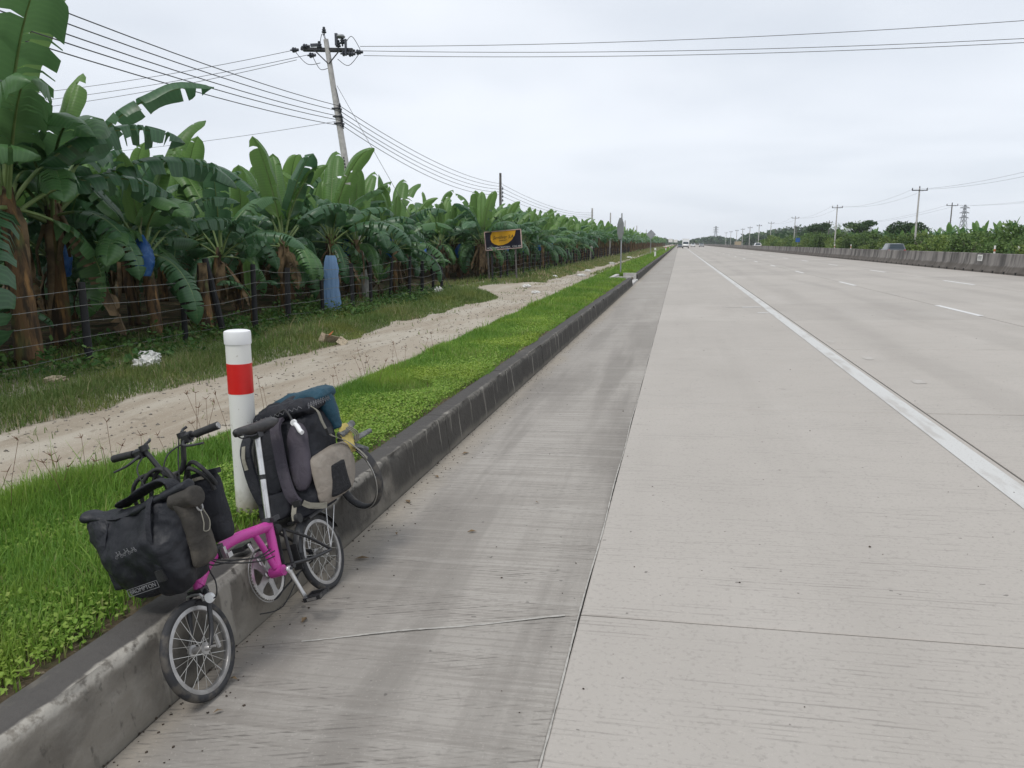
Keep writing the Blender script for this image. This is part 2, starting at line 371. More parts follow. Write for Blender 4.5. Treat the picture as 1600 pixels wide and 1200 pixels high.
m = Mt('white_plastic', (.74, .73, .69), .5); m.lay((.58, .56, .50), 6, .5, .75, 5, stretch=(1, 1, .3), amt=.6); m.lay((.40, .36, .29), 40, .66, .72, 4, amt=.6)
sp_ = m.n('ShaderNodeSeparateXYZ'); m.l(m.n('ShaderNodeTexCoord').outputs['Object'], sp_.inputs[0])
m.mix(m.ramp(m.math('SUBTRACT', sp_.outputs[2], m.math('MULTIPLY', m.noise(14, 5), .22)), -.06, .10, True), (.30, .255, .185), amt=.75); MAT['white_plastic'] = m.done()
MAT['white_cap'] = flat('white_cap', (.80, .80, .80), .45, var=.03, scale=7)
MAT['red_band'] = flat('red_reflective_band', (.62, .012, .010), .35, var=.04, scale=12)
MAT['yellow'] = flat('sign_yellow', (.80, .42, .015), .5, var=.04, scale=4)
MAT['navy'] = flat('sign_navy', (.007, .007, .022), .5, var=.1, scale=4)
MAT['sign_frame'] = flat('sign_frame', (.55, .40, .36), .6, var=.1, scale=5)
MAT['letter_w'] = flat('white_lettering', (.75, .74, .72), .6, var=.03)
MAT['letter_k'] = flat('black_lettering', (.02, .015, .02), .6, var=.03)
MAT['litter'] = flat('white_litter', (.70, .69, .66), .6, var=.1)
MAT['card'] = flat('cardboard', (.46, .38, .27), .9, var=.2)
MAT['cardred'] = flat('orange_print', (.50, .15, .05), .8)
MAT['stone'] = flat('pebble', (.30, .27, .23), .9, var=.3)
MAT['debris'] = flat('dark_debris', (.07, .05, .035), .95, var=.3)
m = Mt('barrier_concrete', (.24, .222, .205), .9, 0, .2)
m.lay((.075, .07, .066), 1.2, .42, .62, 5, 'World', (1, 1, .25), .85); m.lay((.33, .31, .285), 2.2, .55, .68, 5, 'World', (1, 1, .12), .6, loc=(3, 0, 0)); m.lay((.06,.056,.052), 4, .5, .7, 5, 'World', (1, 1, .1), .6, loc=(3, 7, 0))
bz = m.n('ShaderNodeSeparateXYZ'); m.l(m.n('ShaderNodeNewGeometry').outputs['Position'], bz.inputs[0])
m.mix(m.ramp(m.math('ADD', bz.outputs[2], m.math('MULTIPLY', m.noise(2, 4, 'World'), .15)), .80, .90, True), (.095, .082, .07), amt=.75)
m.bump(m.noise(12, 4, 'World'), .4, .01); MAT['barrier'] = m.done()
MAT['hole'] = flat('drain_dark', (.01, .01, .01), .95)
# ================================================================== ROAD
SL = .027; X0 = -1.9
def rz(x): return SL * (x - X0)
XC = [-1.9, -.40, 2.48, 6.5, 10.35, 14.25]
JY = [3.43 + 4.8 * k for k in range(-2, 24)]
def sheet(name, xs, ys, dz, mat, parent=None, kind=None, smooth=False):
    v = [(x, y, rz(x) + dz) for y in ys for x in xs]; n = len(xs)
    f = [(j*n+i, j*n+i+1, (j+1)*n+i+1, (j+1)*n+i) for j in range(len(ys)-1) for i in range(n-1)]
    o = MB().add(v, f).build(name, mat, parent, smooth=smooth); tag(o, kind=kind); return o
road = sheet('road', [-1.9, 14.3], [-8, 60, 300, 1500], -.016, MAT['joint'], kind='structure')
road['label'] = 'pale concrete carriageway with joints between its slabs'
def slab(x0, x1, y0, y1, mat, g=.006, sk=0., name='slab'):
    """bevelled plate; sk skews its transverse edges"""
    b = .006; v = []; f = []
    for (e, dz) in ((0, -.014), (0, -b*.6), (b, 0)):
        for (x, y) in ((x0+g+e, y0+g+e), (x1-g-e, y0+g+e), (x1-g-e, y1-g-e), (x0+g+e, y1-g-e)):
            v.append((x, y + sk*(x - X0), rz(x) + dz))
    for k in (0, 4):
        for i in range(4): f.append((k+i, k+(i+1) % 4, k+4+(i+1) % 4, k+4+i))
    f.append((8, 9, 10, 11))
    return MB().add(v, f).build(name, mat, road, smooth=False)
for c in range(5):
    gut = c == 0; sk = .37 if gut else 0
    g = .0022 if gut else (.0045 if c == 1 else .013)
    for k in range(len(JY)-1):
        y0, y1 = JY[k], JY[k+1]
        if gut: y0 -= .56; y1 -= .56
        slab(XC[c], XC[c+1], y0, y1, MAT['gutter' if gut else 'slab'], g, sk)
    slab(XC[c], XC[c+1], JY[-1] - (.56 if gut else 0), 1400, MAT['gutter' if gut else 'slab'], g, 0 if not gut else 0)
# pale mortar filling of the first gutter joint and of the longitudinal one
def jointfill(pts, w, name='joint_mortar'):
    b = MB(); r2 = random.Random(3); v = []
    n = len(pts)
    for i, (x, y) in enumerate(pts):
        a, c = pts[max(0, i-1)], pts[min(n-1, i+1)]; d = Vector((c[0]-a[0], c[1]-a[1])).normalized(); k = w*(.55+r2.random()*.9)
        v.append((x - d.y*k, y + d.x*k, rz(x)+.003)); v.append((x + d.y*k, y - d.x*k, rz(x)+.003))
    b.add(v, [(2*i, 2*i+1, 2*i+3, 2*i+2) for i in range(n-1)]); return b.build(name, MAT['chalk'], road, smooth=False)
jointfill([(x, 2.87 + .37*(x+1.9) + .008*math.sin(x*9)) for x in np.linspace(-1.62, -.47, 60)], .006)
jointfill([(-.402 + .004*math.sin(y*3.1), y) for y in np.linspace(1.2, 30, 500)], .0035)
# painted lines: one long edge line in runs, broken lane lines
def paint(name, x0, x1, y0, y1, mat=None, dz=.004):
    b = MB(); ys = [y0, y1]
    b.add([(x0, y0, rz(x0)+dz), (x1, y0, rz(x1)+dz), (x1, y1, rz(x1)+dz), (x0, y1, rz(x0)+dz)], [(0,1,2,3)])
    return b.build(name, mat or MAT['paint'], road, smooth=False)
paint('edge_line', 2.235, 2.425, -8, 21.0); paint('edge_line', 2.255, 2.44, 21.04, 1400)
y = 18.6 - 12.5
while y < 420: paint('lane_dash', 6.46, 6.59, y, y+3.0, MAT['dash']); y += 12.5
y = 30.5 - 12.3*2
while y < 420: paint('lane_dash', 10.30, 10.43, y, y+3.3, MAT['dash']); y += 12.3
paint('survey_mark', 1.25, 2.20, 21.5, 21.62, MAT['faded']); paint('survey_mark', 1.72, 2.20, 21.45, 21.66, MAT['paint'], .005); paint('survey_mark', 1.95, 2.21, 19.72, 19.90, MAT['paint'])
for (x, yy, rx, ry) in [(2.62, 14.05, .06, .15), (2.78, 12.06, .07, .16), (2.92, 10.06, .08, .14), (6.6, 25.9, .12, .2)]:
    a = [2*math.pi*k/18 for k in range(18)]; r2 = random.Random(int(yy*10))
    MB().add([(x+rx*math.cos(t)*(.8+.4*r2.random()), yy+ry*math.sin(t)*(.8+.4*r2.random()), rz(x+rx*math.cos(t))+.004) for t in a], [tuple(range(18))]).build('paint_spot', MAT['faded'], road, smooth=False)
# far carriageway and shoulder behind the barrier
fr = MB().add([(14.9, -8, .38), (29.5, -8, .06), (29.5, 1400, .06), (14.9, 1400, .38)], [(0,1,2,3)]).build('opposite_road', MAT['slab'], smooth=False); tag(fr, 'opposite concrete carriageway behind the barrier', kind='structure')
for y in np.arange(40, 400, 12.3): MB().add([(21.9, y, .235), (22.03, y, .232), (22.03, y+3, .232), (21.9, y+3, .235)], [(0,1,2,3)]).build('lane_dash', MAT['paint'], fr, smooth=False)
ground = MB().add([(-6000, -3000, -.75), (6000, -3000, -.75), (6000, 6000, -.75), (-6000, 6000, -.75)], [(0,1,2,3)]).build('ground', MAT['ground'], smooth=False); tag(ground, kind='structure')
rv = MB()
ys_ = [-8, 50, 100, 200, 400, 800, 1500]; prof = [(29.5, .055), (31, -.05), (34, -.35), (60, -.5), (140, -.55)]
rv.add([(x, y, z) for y in ys_ for x, z in prof], [(j*5+i, j*5+i+1, (j+1)*5+i+1, (j+1)*5+i) for j in range(6) for i in range(4)])
tag(rv.build('right_verge', MAT['ground']), kind='structure')
# ================================================================== KERB
kerb = empty('kerb', (X0, 0, 0)); tag(kerb, 'mould-blackened concrete kerb between gutter and grass verge', kind='structure')
KP = [(-1.900, -.02), (-1.905, .06), (-1.922, .17), (-1.930, .26), (-1.934, .310), (-1.940, .319), (-1.955, .322), (-2.06, .324), (-2.115, .318), (-2.135, .298), (-2.14, .05)]
def kerb_piece(y0, y1, seed, zs=1.0):
    r2 = random.Random(seed); n = max(3, int((y1-y0)/(.06 if y0 < 8 else .25)))
    rings = []; c1 = 0
    for i in range(n+1):
        y = y0 + (y1-y0)*i/n; c1 = c1*.7 + (r2.random()**3)*.022 - .002; ring = []
        for k, (x, z) in enumerate(KP):
            w = .0025*math.sin(y*2.3+k) ; ch = c1 if k in (4, 5) else 0
            ring.append((x - X0 + w - ch*.8 + (r2.random()-.5)*.004, y, (z*zs if z > 0 else z) - ch*.9 + (r2.random()-.5)*.004))
        rings.append(ring)
    v = [p for r in rings for p in r]; m_ = len(KP)
    f = [(i*m_+j, (i+1)*m_+j, (i+1)*m_+j+1, i*m_+j+1) for i in range(n) for j in range(m_-1)]
    f += [tuple(range(m_)), tuple(n*m_+j for j in range(m_-1, -1, -1))]
    return MB().add(v, f).build('kerb_section', MAT['kerb'], kerb, sharp=50)
y = -1.0; k = 0
while y < 33.2:
    y2 = min(y + 2.42, 33.7); kerb_piece(y+.004, y2-.004, k); y = y2; k += 1
y = 38.2
while y < 110: kerb_piece(y+.005, y+3-.005, k); y += 3; k += 1
kerb_piece(y+.01, 1200, 99)
# drain inlet: sunken apron and two wing stubs in the kerb gap
b = MB().box((-2.35, 35.95, .03), (.9, 4.44, .10)); b.box((-2.9, 35.95, .16), (.18, 4.4, .3)); b.build('drain_apron', MAT['pole'], kerb, loc=(-X0, 0, 0)).location = (1.9, 0, 0)
for yy in (33.83, 38.06): MB().box((-2.3 - X0, yy, .16), (.62, .2, .42)).build('drain_wing', MAT['pole'], kerb)
# ================================================================== LEFT TERRAIN
def sm(t): t = np.clip(t, 0, 1); return t*t*(3-2*t)
def crest(y): return -3.25 - .75*np.exp(-np.maximum(np.asarray(y, float)-2.6, 0)/1.6) - .3*sm((np.asarray(y, float)-10)/40)
def zl(x, y):
    x = np.asarray(x, float); y = np.asarray(y, float); cr = crest(y)
    top = .30 - .05*sm((-2.3 - x)/1.0) + .025*shared_cubic_noise(x, y, 1.6, 1)
    d = sm((cr - x)/1.25); low = -.42 + .02*shared_cubic_noise(x, y, .9, 2)
    low = low - .045*np.exp(-((x+5.0)/.28)**2)*(1+.4*np.sin(y*.7)) - .045*np.exp(-((x+6.5)/.30)**2)
    far = .09*sm((-7.55 - x + .2*shared_cubic_noise(x, y, .5, 5))/.8)*(1 - np.exp(-((y-37.5)/5.0)**4)*sm((x+11.5)/1.5+0))
    back = -.0*sm((-13-x)/6)
    ins = np.exp(-((y-36)/2.4)**4)*sm((x+2.9+.5)/.4)*sm((-1.8-x)/.1)*.2
    return top*(1-d) + (low+far+back)*d - ins
def strip(name, xs, ys, mat, xfun=None, parent=None):
    X, Y_ = np.meshgrid(xs, ys); V = np.stack([X, Y_, zl(X, Y_)], -1).reshape(-1, 3); n = len(xs); m_ = len(ys)
    i = np.arange(m_-1)[:, None]*n + np.arange(n-1)[None]; q = np.stack([i, i+1, i+n+1, i+n], -1).reshape(-1, 4)
    o = link(name, np_mesh(name, V, q, mat, smooth=True), parent); tag(o, kind='structure'); return o
YS = np.concatenate([np.arange(-1, 12, .12), np.arange(12, 45, .3), np.arange(45, 130, 1.5), np.geomspace(130, 1300, 40)])
strip('verge', np.concatenate([np.arange(-4.6, -2.12, .08), [-2.12]]), YS, MAT['soil'])
trk = strip('dirt_track', np.concatenate([np.arange(-11, -7.6, .2), np.arange(-7.6, -4.6, .1), [-4.6]]), YS, MAT['sand'])
strip('plantation_ground', np.concatenate([[-70, -50, -40, -30], np.arange(-24, -11.1, .6), [-11.0]]), YS[::3], MAT['earth'])
# ================================================================== GRASS
def blades(name, P, H, W, mats, bend=.5, mi=None, seed=1, tint=None, label=None, cat=None):
    """P (n,3) roots, H heights, W widths: 5-vertex blades"""
    g = np.random.default_rng(seed); n = len(P); a = g.uniform(0, 2*np.pi, n); ln = g.normal(.35, .3, n)*bend*2
    dx, dy = np.cos(a), np.sin(a); sx, sy = -dy, dx
    V = np.zeros((n, 5, 3)); hw = W/2
    for k, (t, w) in enumerate(((0, 1), (0, -1), (.55, .85), (.55, -.85), (1, 0))):
        off = ln*H*(t**1.8); V[:, k, 0] = P[:, 0] + sx*hw*w + dx*off; V[:, k, 1] = P[:, 1] + sy*hw*w + dy*off
        V[:, k, 2] = P[:, 2] - .01*(t == 0) + H*t*(1 - .25*np.abs(ln)*t)
    b = np.arange(n)*5; q = np.stack([b, b+1, b+3, b+2], 1); t = np.stack([b+2, b+3, b+4], 1)
    var = np.repeat(np.clip(g.random(n) if tint is None else tint, 0, 1), 5)
    return link(name, np_mesh(name, V.reshape(-1, 3), q, mats, {'var': var}, True, t))
def leaves(name, P, S, mats, flatness=.5, seed=1, asp=.6):
    """small diamond leaves at P of size S"""
    g = np.random.default_rng(seed); n = len(P); a = g.uniform(0, 2*np.pi, n); el = g.normal(0, flatness, n); rl = g.normal(0, flatness, n)
    u = np.stack([np.cos(a)*np.cos(el), np.sin(a)*np.cos(el), np.sin(el)], 1); w = np.stack([-np.sin(a)*np.cos(rl), np.cos(a)*np.cos(rl), np.sin(rl)], 1)
    V = np.zeros((n, 4, 3)); S_ = S[:, None]
    V[:, 0] = P; V[:, 1] = P + u*S_*.5 + w*S_*asp*.5; V[:, 2] = P + u*S_; V[:, 3] = P + u*S_*.5 - w*S_*asp*.5
    b = np.arange(n)*4; q = np.stack([b, b+1, b+2, b+3], 1)
    return link(name, np_mesh(name, V.reshape(-1, 3), q, mats, {'var': np.repeat(g.random(n), 4)}, False))
def scatter(n, x0, x1, y0, y1, power=1.0):
    yy = y0 + (y1-y0)*nr.random(n)**power; xx = x0 + (x1-x0)*nr.random(n); return xx, yy
def edge_ok(x, y):   # bare soil just behind the kerb, wider by the bike
    w = .03 + .08*np.clip(shared_cubic_noise(x*0, y, 2.1, 3)+.35, 0, 1) + .13*np.exp(-np.maximum(y-1.6, 0)/1.2)
    return x < -2.125 - w*nr.random(len(x))**.6 + .075*sm((y-4.)/2.)*np.clip(.4+shared_cubic_noise(x*0, y, 1.9, 7), 0, 1)
vp, vh, vw, vt = [], [], [], []
for (y0, y1, n, h0, wd) in [(1.0, 4.5, 64000, .080, .006), (4.5, 9, 56000, .070, .007), (9, 18, 46000, .082, .011), (18, 40, 30000, .12, .020), (40, 110, 22000, .15, .05), (110, 420, 12000, .18, .16)]:
    x, y = scatter(n, -4.45, -2.05, y0, y1); ok = (x > crest(y)-.55-.5*nr.random(n)) & ((x < -2.12) if y0 > 30 else edge_ok(x, y))
    ok &= ~((np.abs(y-36) < 2.1) & (x > -2.9))
    x, y = x[ok], y[ok]
    nz = shared_cubic_noise(x, y, 2.3, 4); cr = crest(y)
    rim = np.exp(-((x-cr-.05)/.45)**2); tuft = np.clip(shared_cubic_noise(x, y, 1.1, 8), 0, 1)
    low = np.exp(-((y-6.6)/3.2)**2)*sm((x-cr-.25)/.4)*.55            # short clover sward ahead of the bike
    h = h0*(.55 + .55*nr.random(len(x)) + .75*tuft*rim + .35*np.clip(nz, -.5, 1) + .5*rim)*(1-low)
    h *= np.where(nr.random(len(x)) > .985, 1.9, 1)
    h *= .6 + .4*sm((-2.12-x)/.3); 
    h *= 1 + .45*np.exp(-((y-3.2)/1.3)**2)
    vp.append(np.stack([x, y, np.where(x > -2.125, .322, zl(x, y))], 1)); vh.append(h); vw.append(np.full(len(x), wd)*(.6+.8*nr.random(len(x)))); vt.append(np.clip(.5+.35*nz+.28*nr.normal(size=len(x)) , 0, 1)*.93)
o = blades('verge_grass', np.concatenate(vp), np.concatenate(vh), np.concatenate(vw), MAT['grass'], .6, seed=2, tint=np.concatenate(vt)); tag(o, 'lush bright green grass on the verge behind the kerb', 'grass', kind='stuff')
x, y = [], []
for (y0, y1, n) in [(1.0, 4, 26000), (4, 9, 52000), (9, 16, 30000)]:
    a_, b_ = scatter(n, -3.7, -2.08, y0, y1); ok = (a_ > crest(b_)-.1) & (a_ < -2.13-.12*nr.random(n)) & (shared_cubic_noise(a_, b_, 1.3, 6) > (-.2 if y0 >= 4 else -.1)); x.append(a_[ok]); y.append(b_[ok])
x, y = np.concatenate(x), np.concatenate(y); hz = .015+.05*nr.random(len(x))
o = leaves('clover_cover', np.stack([x, y, zl(x, y)+hz], 1), (.012+.016*nr.random(len(x)))*(1+np.maximum(y-8, 0)*.08), MAT['clover'], .45, 3, .8); tag(o, 'low round-leaved ground cover among the verge grass', 'ground cover', kind='stuff')
# seed-head stalks standing above the near verge edge
sb = MB(); r2 = random.Random(4)
for (y0, y1, n) in [(3.2, 5.2, 24), (5.2, 9, 15), (9, 13, 3)]:
    for i in range(n):
        y = r2.uniform(y0, y1); x = float(crest(y)) - r2.uniform(-.25, .5); z = float(zl(x, y)); h = r2.uniform(.2, .46); lx, ly = r2.uniform(-.09, .09), r2.uniform(-.09, .09)
        top = Vector((x+lx, y+ly, z+h)); sb.tube([(x, y, z-.02), (x+lx*.4, y+ly*.4, z+h*.55), top], .0017, 3)
        for q in range(r2.choice([3, 4, 5])):
            a = r2.uniform(0, 6.28); e = r2.uniform(.1, 1.2); l = r2.uniform(.022, .05)
            sb.tube([top, top + Vector((math.cos(a)*math.cos(e), math.sin(a)*math.cos(e), math.sin(e)))*l], lambda t: .0032*(1-t*.6), 3)
tag(sb.build('seed_stalks', MAT['seed']), 'thin dry grass stalks with brown seed heads by the track', 'dry grass', kind='stuff')
# rank grass and weeds between track and fence
vp, vh, vw, vt = [], [], [], []
def trackside(x, y):
    e = -7.55 + .30*shared_cubic_noise(x*0, y, .45, 5) + .12*shared_cubic_noise(x*0, y, 2.2, 6)
    e = np.where(y > 60, e + .8*sm((y-60)/50), e)
    gap = np.exp(-((y-37.8)/4.6)**4)
    return x < e - gap*2.4
for (y0, y1, n, h0, wd) in [(0, 6.5, 14000, .20, .012), (6.5, 14, 42000, .20, .009), (14, 24, 36000, .22, .013), (24, 45, 30000, .26, .022), (45, 120, 26000, .33, .05), (120, 420, 12000, .4, .16)]:
    x, y = scatter(n, -12.2, -6.4, y0, y1); x = np.where(nr.random(n) < .4, -7.2-1.6*nr.random(n), x); ok = trackside(x, y)&(nr.random(n) < np.where(x < -10.6, .35, 1)); x, y = x[ok], y[ok]
    tf = np.clip(shared_cubic_noise(x, y, .9, 9), -1, 1); ed = sm((-7.3-x)/1.2)
    h = h0*(.35+.5*nr.random(len(x))+.5*np.clip(tf, 0, 1))*(.35+.75*ed); h *= np.where(nr.random(len(x)) > .98, 2.0, 1)
    vp.append(np.stack([x, y, zl(x, y)], 1)); vh.append(h); vw.append(np.full(len(x), wd)*(.6+.8*nr.random(len(x)))); vt.append(np.clip(.42+.3*tf+.3*nr.normal(size=len(x))+.25*(y > 42), 0, 1))
# tall bulge of green grass where the track bends
x, y = scatter(9000, -9.5, -6.9, 26.5, 33); ok = ((x+8.6)/1.5)**2+((y-29.7)/3.2)**2 < 1; x, y = x[ok], y[ok]
vp.append(np.stack([x, y, zl(x, y)], 1)); vh.append((.12+.38*nr.random(len(x)))*(1.15-(((x+8.6)/1.5)**2+((y-29.7)/3.2)**2))); vw.append(np.full(len(x), .022)); vt.append(.15+.75*nr.random(len(x)))
o = blades('trackside_grass', np.concatenate(vp), np.concatenate(vh), np.concatenate(vw), MAT['weed'], .7, seed=5, tint=np.concatenate(vt)); tag(o, 'rough olive grass between the dirt track and the fence', 'grass', kind='stuff')
x, y = scatter(5200, -7.9, -4.3, 5, 45); ok = (nr.random(len(x)) < np.where((x < -7.0) | (x > -4.9), .7, .05)) & (shared_cubic_noise(x, y, 1.7, 12) > .1); x, y = x[ok], y[ok]
o = blades('stray_tufts', np.stack([x, y, zl(x, y)], 1), .03+.10*nr.random(len(x)), .006+.0006*y, MAT['weed'], .8, seed=8); tag(o, 'sparse weeds straying onto the edges of the sandy track', 'weeds', kind='stuff')
# scrappy tufts on the strip between ruts farther off
x, y = scatter(7000, -6.3, -5.2, 55, 320); ok = nr.random(len(x)) < .6; x, y = x[ok], y[ok]
o = blades('rut_grass', np.stack([x, y, zl(x, y)], 1), .10+.15*nr.random(len(x)), np.full(len(x), .06), MAT['weed'], .7, seed=6); tag(o, 'dry grass strip between the wheel ruts of the track', 'grass', kind='stuff')
# broad-leaved weeds under the fence
cl = []; 
for i in range(260):
    y = nr.uniform(9, 33) if i < 190 else nr.uniform(42, 80); x = nr.uniform(-12.3, -9.0); rr = nr.uniform(.15, .42); hh = nr.uniform(.2, .6); n = 60
    th = nr.random(n)*6.28; ph = nr.random(n)**.5
    px_, py_ = x+np.cos(th)*ph*rr, y+np.sin(th)*ph*rr; cl.append(np.stack([px_, py_, zl(px_, py_)+hh*nr.random(n)*(1.1-ph*.6)], 1))
P = np.concatenate(cl); o = leaves('weed_thicket', P, .06+.09*nr.random(len(P)), MAT['bushweed'], .5, 7, .7); tag(o, 'dark broad-leaved weeds growing along the fence foot', 'weeds', kind='stuff')
# stones on the track and grit in the gutter
def pebbles(name, P, S, mat, seed=1):
    g = np.random.default_rng(seed); o8 = np.array([(1,0,0),(0,1,0),(-1,0,0),(0,-1,0),(0,0,.7),(0,0,-.5)]); n = len(P)
    V = P[:, None] + o8[None]*S[:, None, None]*g.uniform(.6, 1.3, (n, 6, 1)); b = np.arange(n)[:, None]*6
    T = np.array([(0,1,4),(1,2,4),(2,3,4),(3,0,4),(1,0,5),(2,1,5),(3,2,5),(0,3,5)]); t = (b[:, :, None]+T[None]).reshape(-1, 3)
    return link(name, np_mesh(name, V.reshape(-1, 3), None, mat, None, True, t))
x, y = scatter(2600, -7.7, -4.2, 4, 60, 1.6); o = pebbles('track_stones', np.stack([x, y, zl(x, y)+.003], 1), .008+.022*nr.random(len(x))**3+y*.0003, MAT['stone'], 2); tag(o, 'small stones scattered over the sandy track', 'stones', kind='stuff')
x, y = scatter(900, -1.9, 0, 1.2, 24, 1.4); x = -1.9 + .30*nr.random(len(x))**2.2; o = pebbles('gutter_grit', np.stack([x, y, rz(x)+.002], 1), .0025+.006*nr.random(len(x))**2, MAT['debris'], 3); tag(o, 'dark grit and leaf crumbs along the foot of the kerb', 'grit', kind='stuff')
x, y = scatter(260, -1.7, 6, 1.5, 22, 1.3); o = pebbles('road_grit', np.stack([x, y, rz(x)+.002], 1), .003+.006*nr.random(len(x))**3, MAT['debris'], 4); tag(o, 'loose dark specks of grit on the concrete road', 'grit', kind='stuff')
# ================================================================== BANANA PLANTS
def leaf_mesh(name, L, W, pet, a0, bend, fold, tears, seed, mats, n=22, tipdroop=0., side=0.):
    """midrib arcs in the local XZ plane; the blade is cut into strips where the wind tore it"""
    r = random.Random(seed); T = pet + L; K = 40
    pts = []; x = z = yy = 0.
    for i in range(K+1):
        t = i/K; th = a0 - bend*(t**1.35) - tipdroop*max(0, (t-.75)/.25)**2; pts.append((Vector((x, yy, z)), th))
        x += math.cos(th)*T/K; z += math.sin(th)*T/K; yy += side*t*T/K
    def mid(t):
        t = min(max(t, 0), 1)*K; i = min(int(t), K-1); f = t-i
        return pts[i][0].lerp(pts[i+1][0], f), pts[i][1]*(1-f)+pts[i+1][1]*f
    def wid(t): return W/2*min(1, (t/.13)**.65 if t > 0 else 0)*max(0, 1-max(0, (t-.62)/.38)**2.4)**.55
    b = MB(); uvs = []
    for s in (-1, 1):
        cuts = [0]+sorted(set(r.randrange(3, n-1) for _ in range(tears)))+[n]
        for c0, c1 in zip(cuts[:-1], cuts[1:]):
            drp = r.gauss(0, .10)+(.05 if tears > 3 else 0)+(abs(r.gauss(0, .34)) if tears > 6 else 0); gap = .17 if tears else 0
            rows = []
            for i in range(c0, c1+1):
                t = i/n; w = wid(t); row = []
                for j, lat in enumerate((0, .35, .72, 1)):
                    g = 0
                    if tears and lat > .3:
                        if i == c0 and c0 > 0: g = gap*lat/n*(2+r.random())
                        if i == c1 and c1 < n: g = -gap*lat/n*(2+r.random())
                    P, th = mid((pet + L*(t + g + .055*lat*(1-t)))/T)
                    nrm = Vector((-math.sin(th), 0, math.cos(th))); ang = fold - (fold*1.25+drp+.25)*lat*lat
                    wob = .018*math.sin(t*19+seed+s)*lat
                    row.append((P + Vector((0, s, 0))*w*lat*math.cos(ang*.9) + nrm*(w*lat*math.sin(ang)+wob), (.5+s*.5*lat, t)))
                rows.append(row)
            v = [p for rw in rows for p, _ in rw]; uv = [q for rw in rows for _, q in rw]; f = []
            for i in range(len(rows)-1):
                for j in range(3):
                    q = (i*4+j, i*4+j+1, (i+1)*4+j+1, (i+1)*4+j); f.append(q if s < 0 else q[::-1])
            b.add(v, f); uvs += uv
    b.mat(1); nv = len(b.v)
    b.tube([mid(i/14)[0] - Vector((0, 0, .004)) for i in range(15)], lambda t: .030*(1-t)**.8*max(.35, 1-t*.6)+.003, 5, False); uvs += [(.5, 0)]*(len(b.v)-nv)
    me = b.mesh(name, mats, True); ul = me.uv_layers.new(name='UVMap')
    li = np.zeros(len(me.loops), np.int32); me.loops.foreach_get('vertex_index', li); ul.data.foreach_set('uv', np.array(uvs, np.float32)[li].ravel())
    return me
LY, LM_, LO = ([MAT['leaf_young'], MAT['rib']], [MAT['leaf_mid'], MAT['rib']], [MAT['leaf'], MAT['rib']])
LE = [leaf_mesh('leaf', 1.9+.15*i, .50+.05*(i % 3), .45, R(88-4*i), R(14+9*i), .75-.1*(i % 3), (0, 1, 2, 3, 2)[i], 10+i, LY, 20, R(10*i)) for i in range(5)]
LS = [leaf_mesh('leaf', 2.0+.1*(i % 3), .62+.04*(i % 2), .5, R(74-4*i), R(45+9*i), .55, (3, 6, 4, 8, 10, 5)[i], 30+i, LM_ if i % 2 else LO, 22, R(15), .05*(i-2.5)) for i in range(6)]
LD = [leaf_mesh('leaf', 2.1+.12*(i % 3), .60+.03*(i % 3), .5, R(58-5*i), R(72+8*i), .40, (9, 12, 15, 7, 16, 11, 14)[i], 50+i, LO if i % 3 else LM_, 24, R(20), .06*(i-3)) for i in range(7)]
def stem_mesh(seed, lean=0):
    r = random.Random(seed); b = MB(); rings = []; n = 12
    for i in range(13):
        t = i/12; cx = lean*t*t; rad = (.135 - .058*t)*(1+.12*math.exp(-t*9)); ring = []
        for j in range(n):
            a = 2*math.pi*j/n; q = rad*(1+.07*math.sin(a*2+seed+t*5)+r.gauss(0, .035)); ring.append((cx+q*math.cos(a), q*math.sin(a), t*2.4-.06))
        rings.append(ring)
    b.loft(rings); return b.mesh('pseudostem', MAT['stem'], True)
STEMS = [stem_mesh(i, (0, .12, -.15, .3, .06)[i]) for i in range(5)]; SLEAN = (0, .12, -.15, .3, .06)
def dry_mesh(seed):
    r = random.Random(seed); b = MB()
    for k in range(3):
        a = r.uniform(-1.2, 1.2); l = r.uniform(.5, 1.25); w = r.uniform(.05, .14); p = []; 
        for i in range(7):
            t = i/6; rr = .09+.16*math.sin(t*1.7)*(.5+r.random()*.3); ww = w*(1-t*.6); q = a+.25*math.sin(t*4+k)
            c = Vector((rr*math.cos(q), rr*math.sin(q), .1-l*t)); sd_ = Vector((-math.sin(q), math.cos(q), 0))*ww; p += [c-sd_, c+Vector((math.cos(q), math.sin(q), 0))*.03, c+sd_]
        f = [(i*3+j, i*3+j+1, i*3+j+4, i*3+j+3) for i in range(6) for j in range(2)]; b.add(p, f)
    return b.mesh('dry_leaf', MAT['dry'], True)
DRY = [dry_mesh(i) for i in range(4)]
DEAD = [leaf_mesh('dead_leaf', 1.3+.15*i, .30, .3, R(-35-8*i), R(50-10*i), -.7, 9, 80+i, [MAT['dry'], MAT['dry']], 18, 0, .08*(i-1)) for i in range(3)]
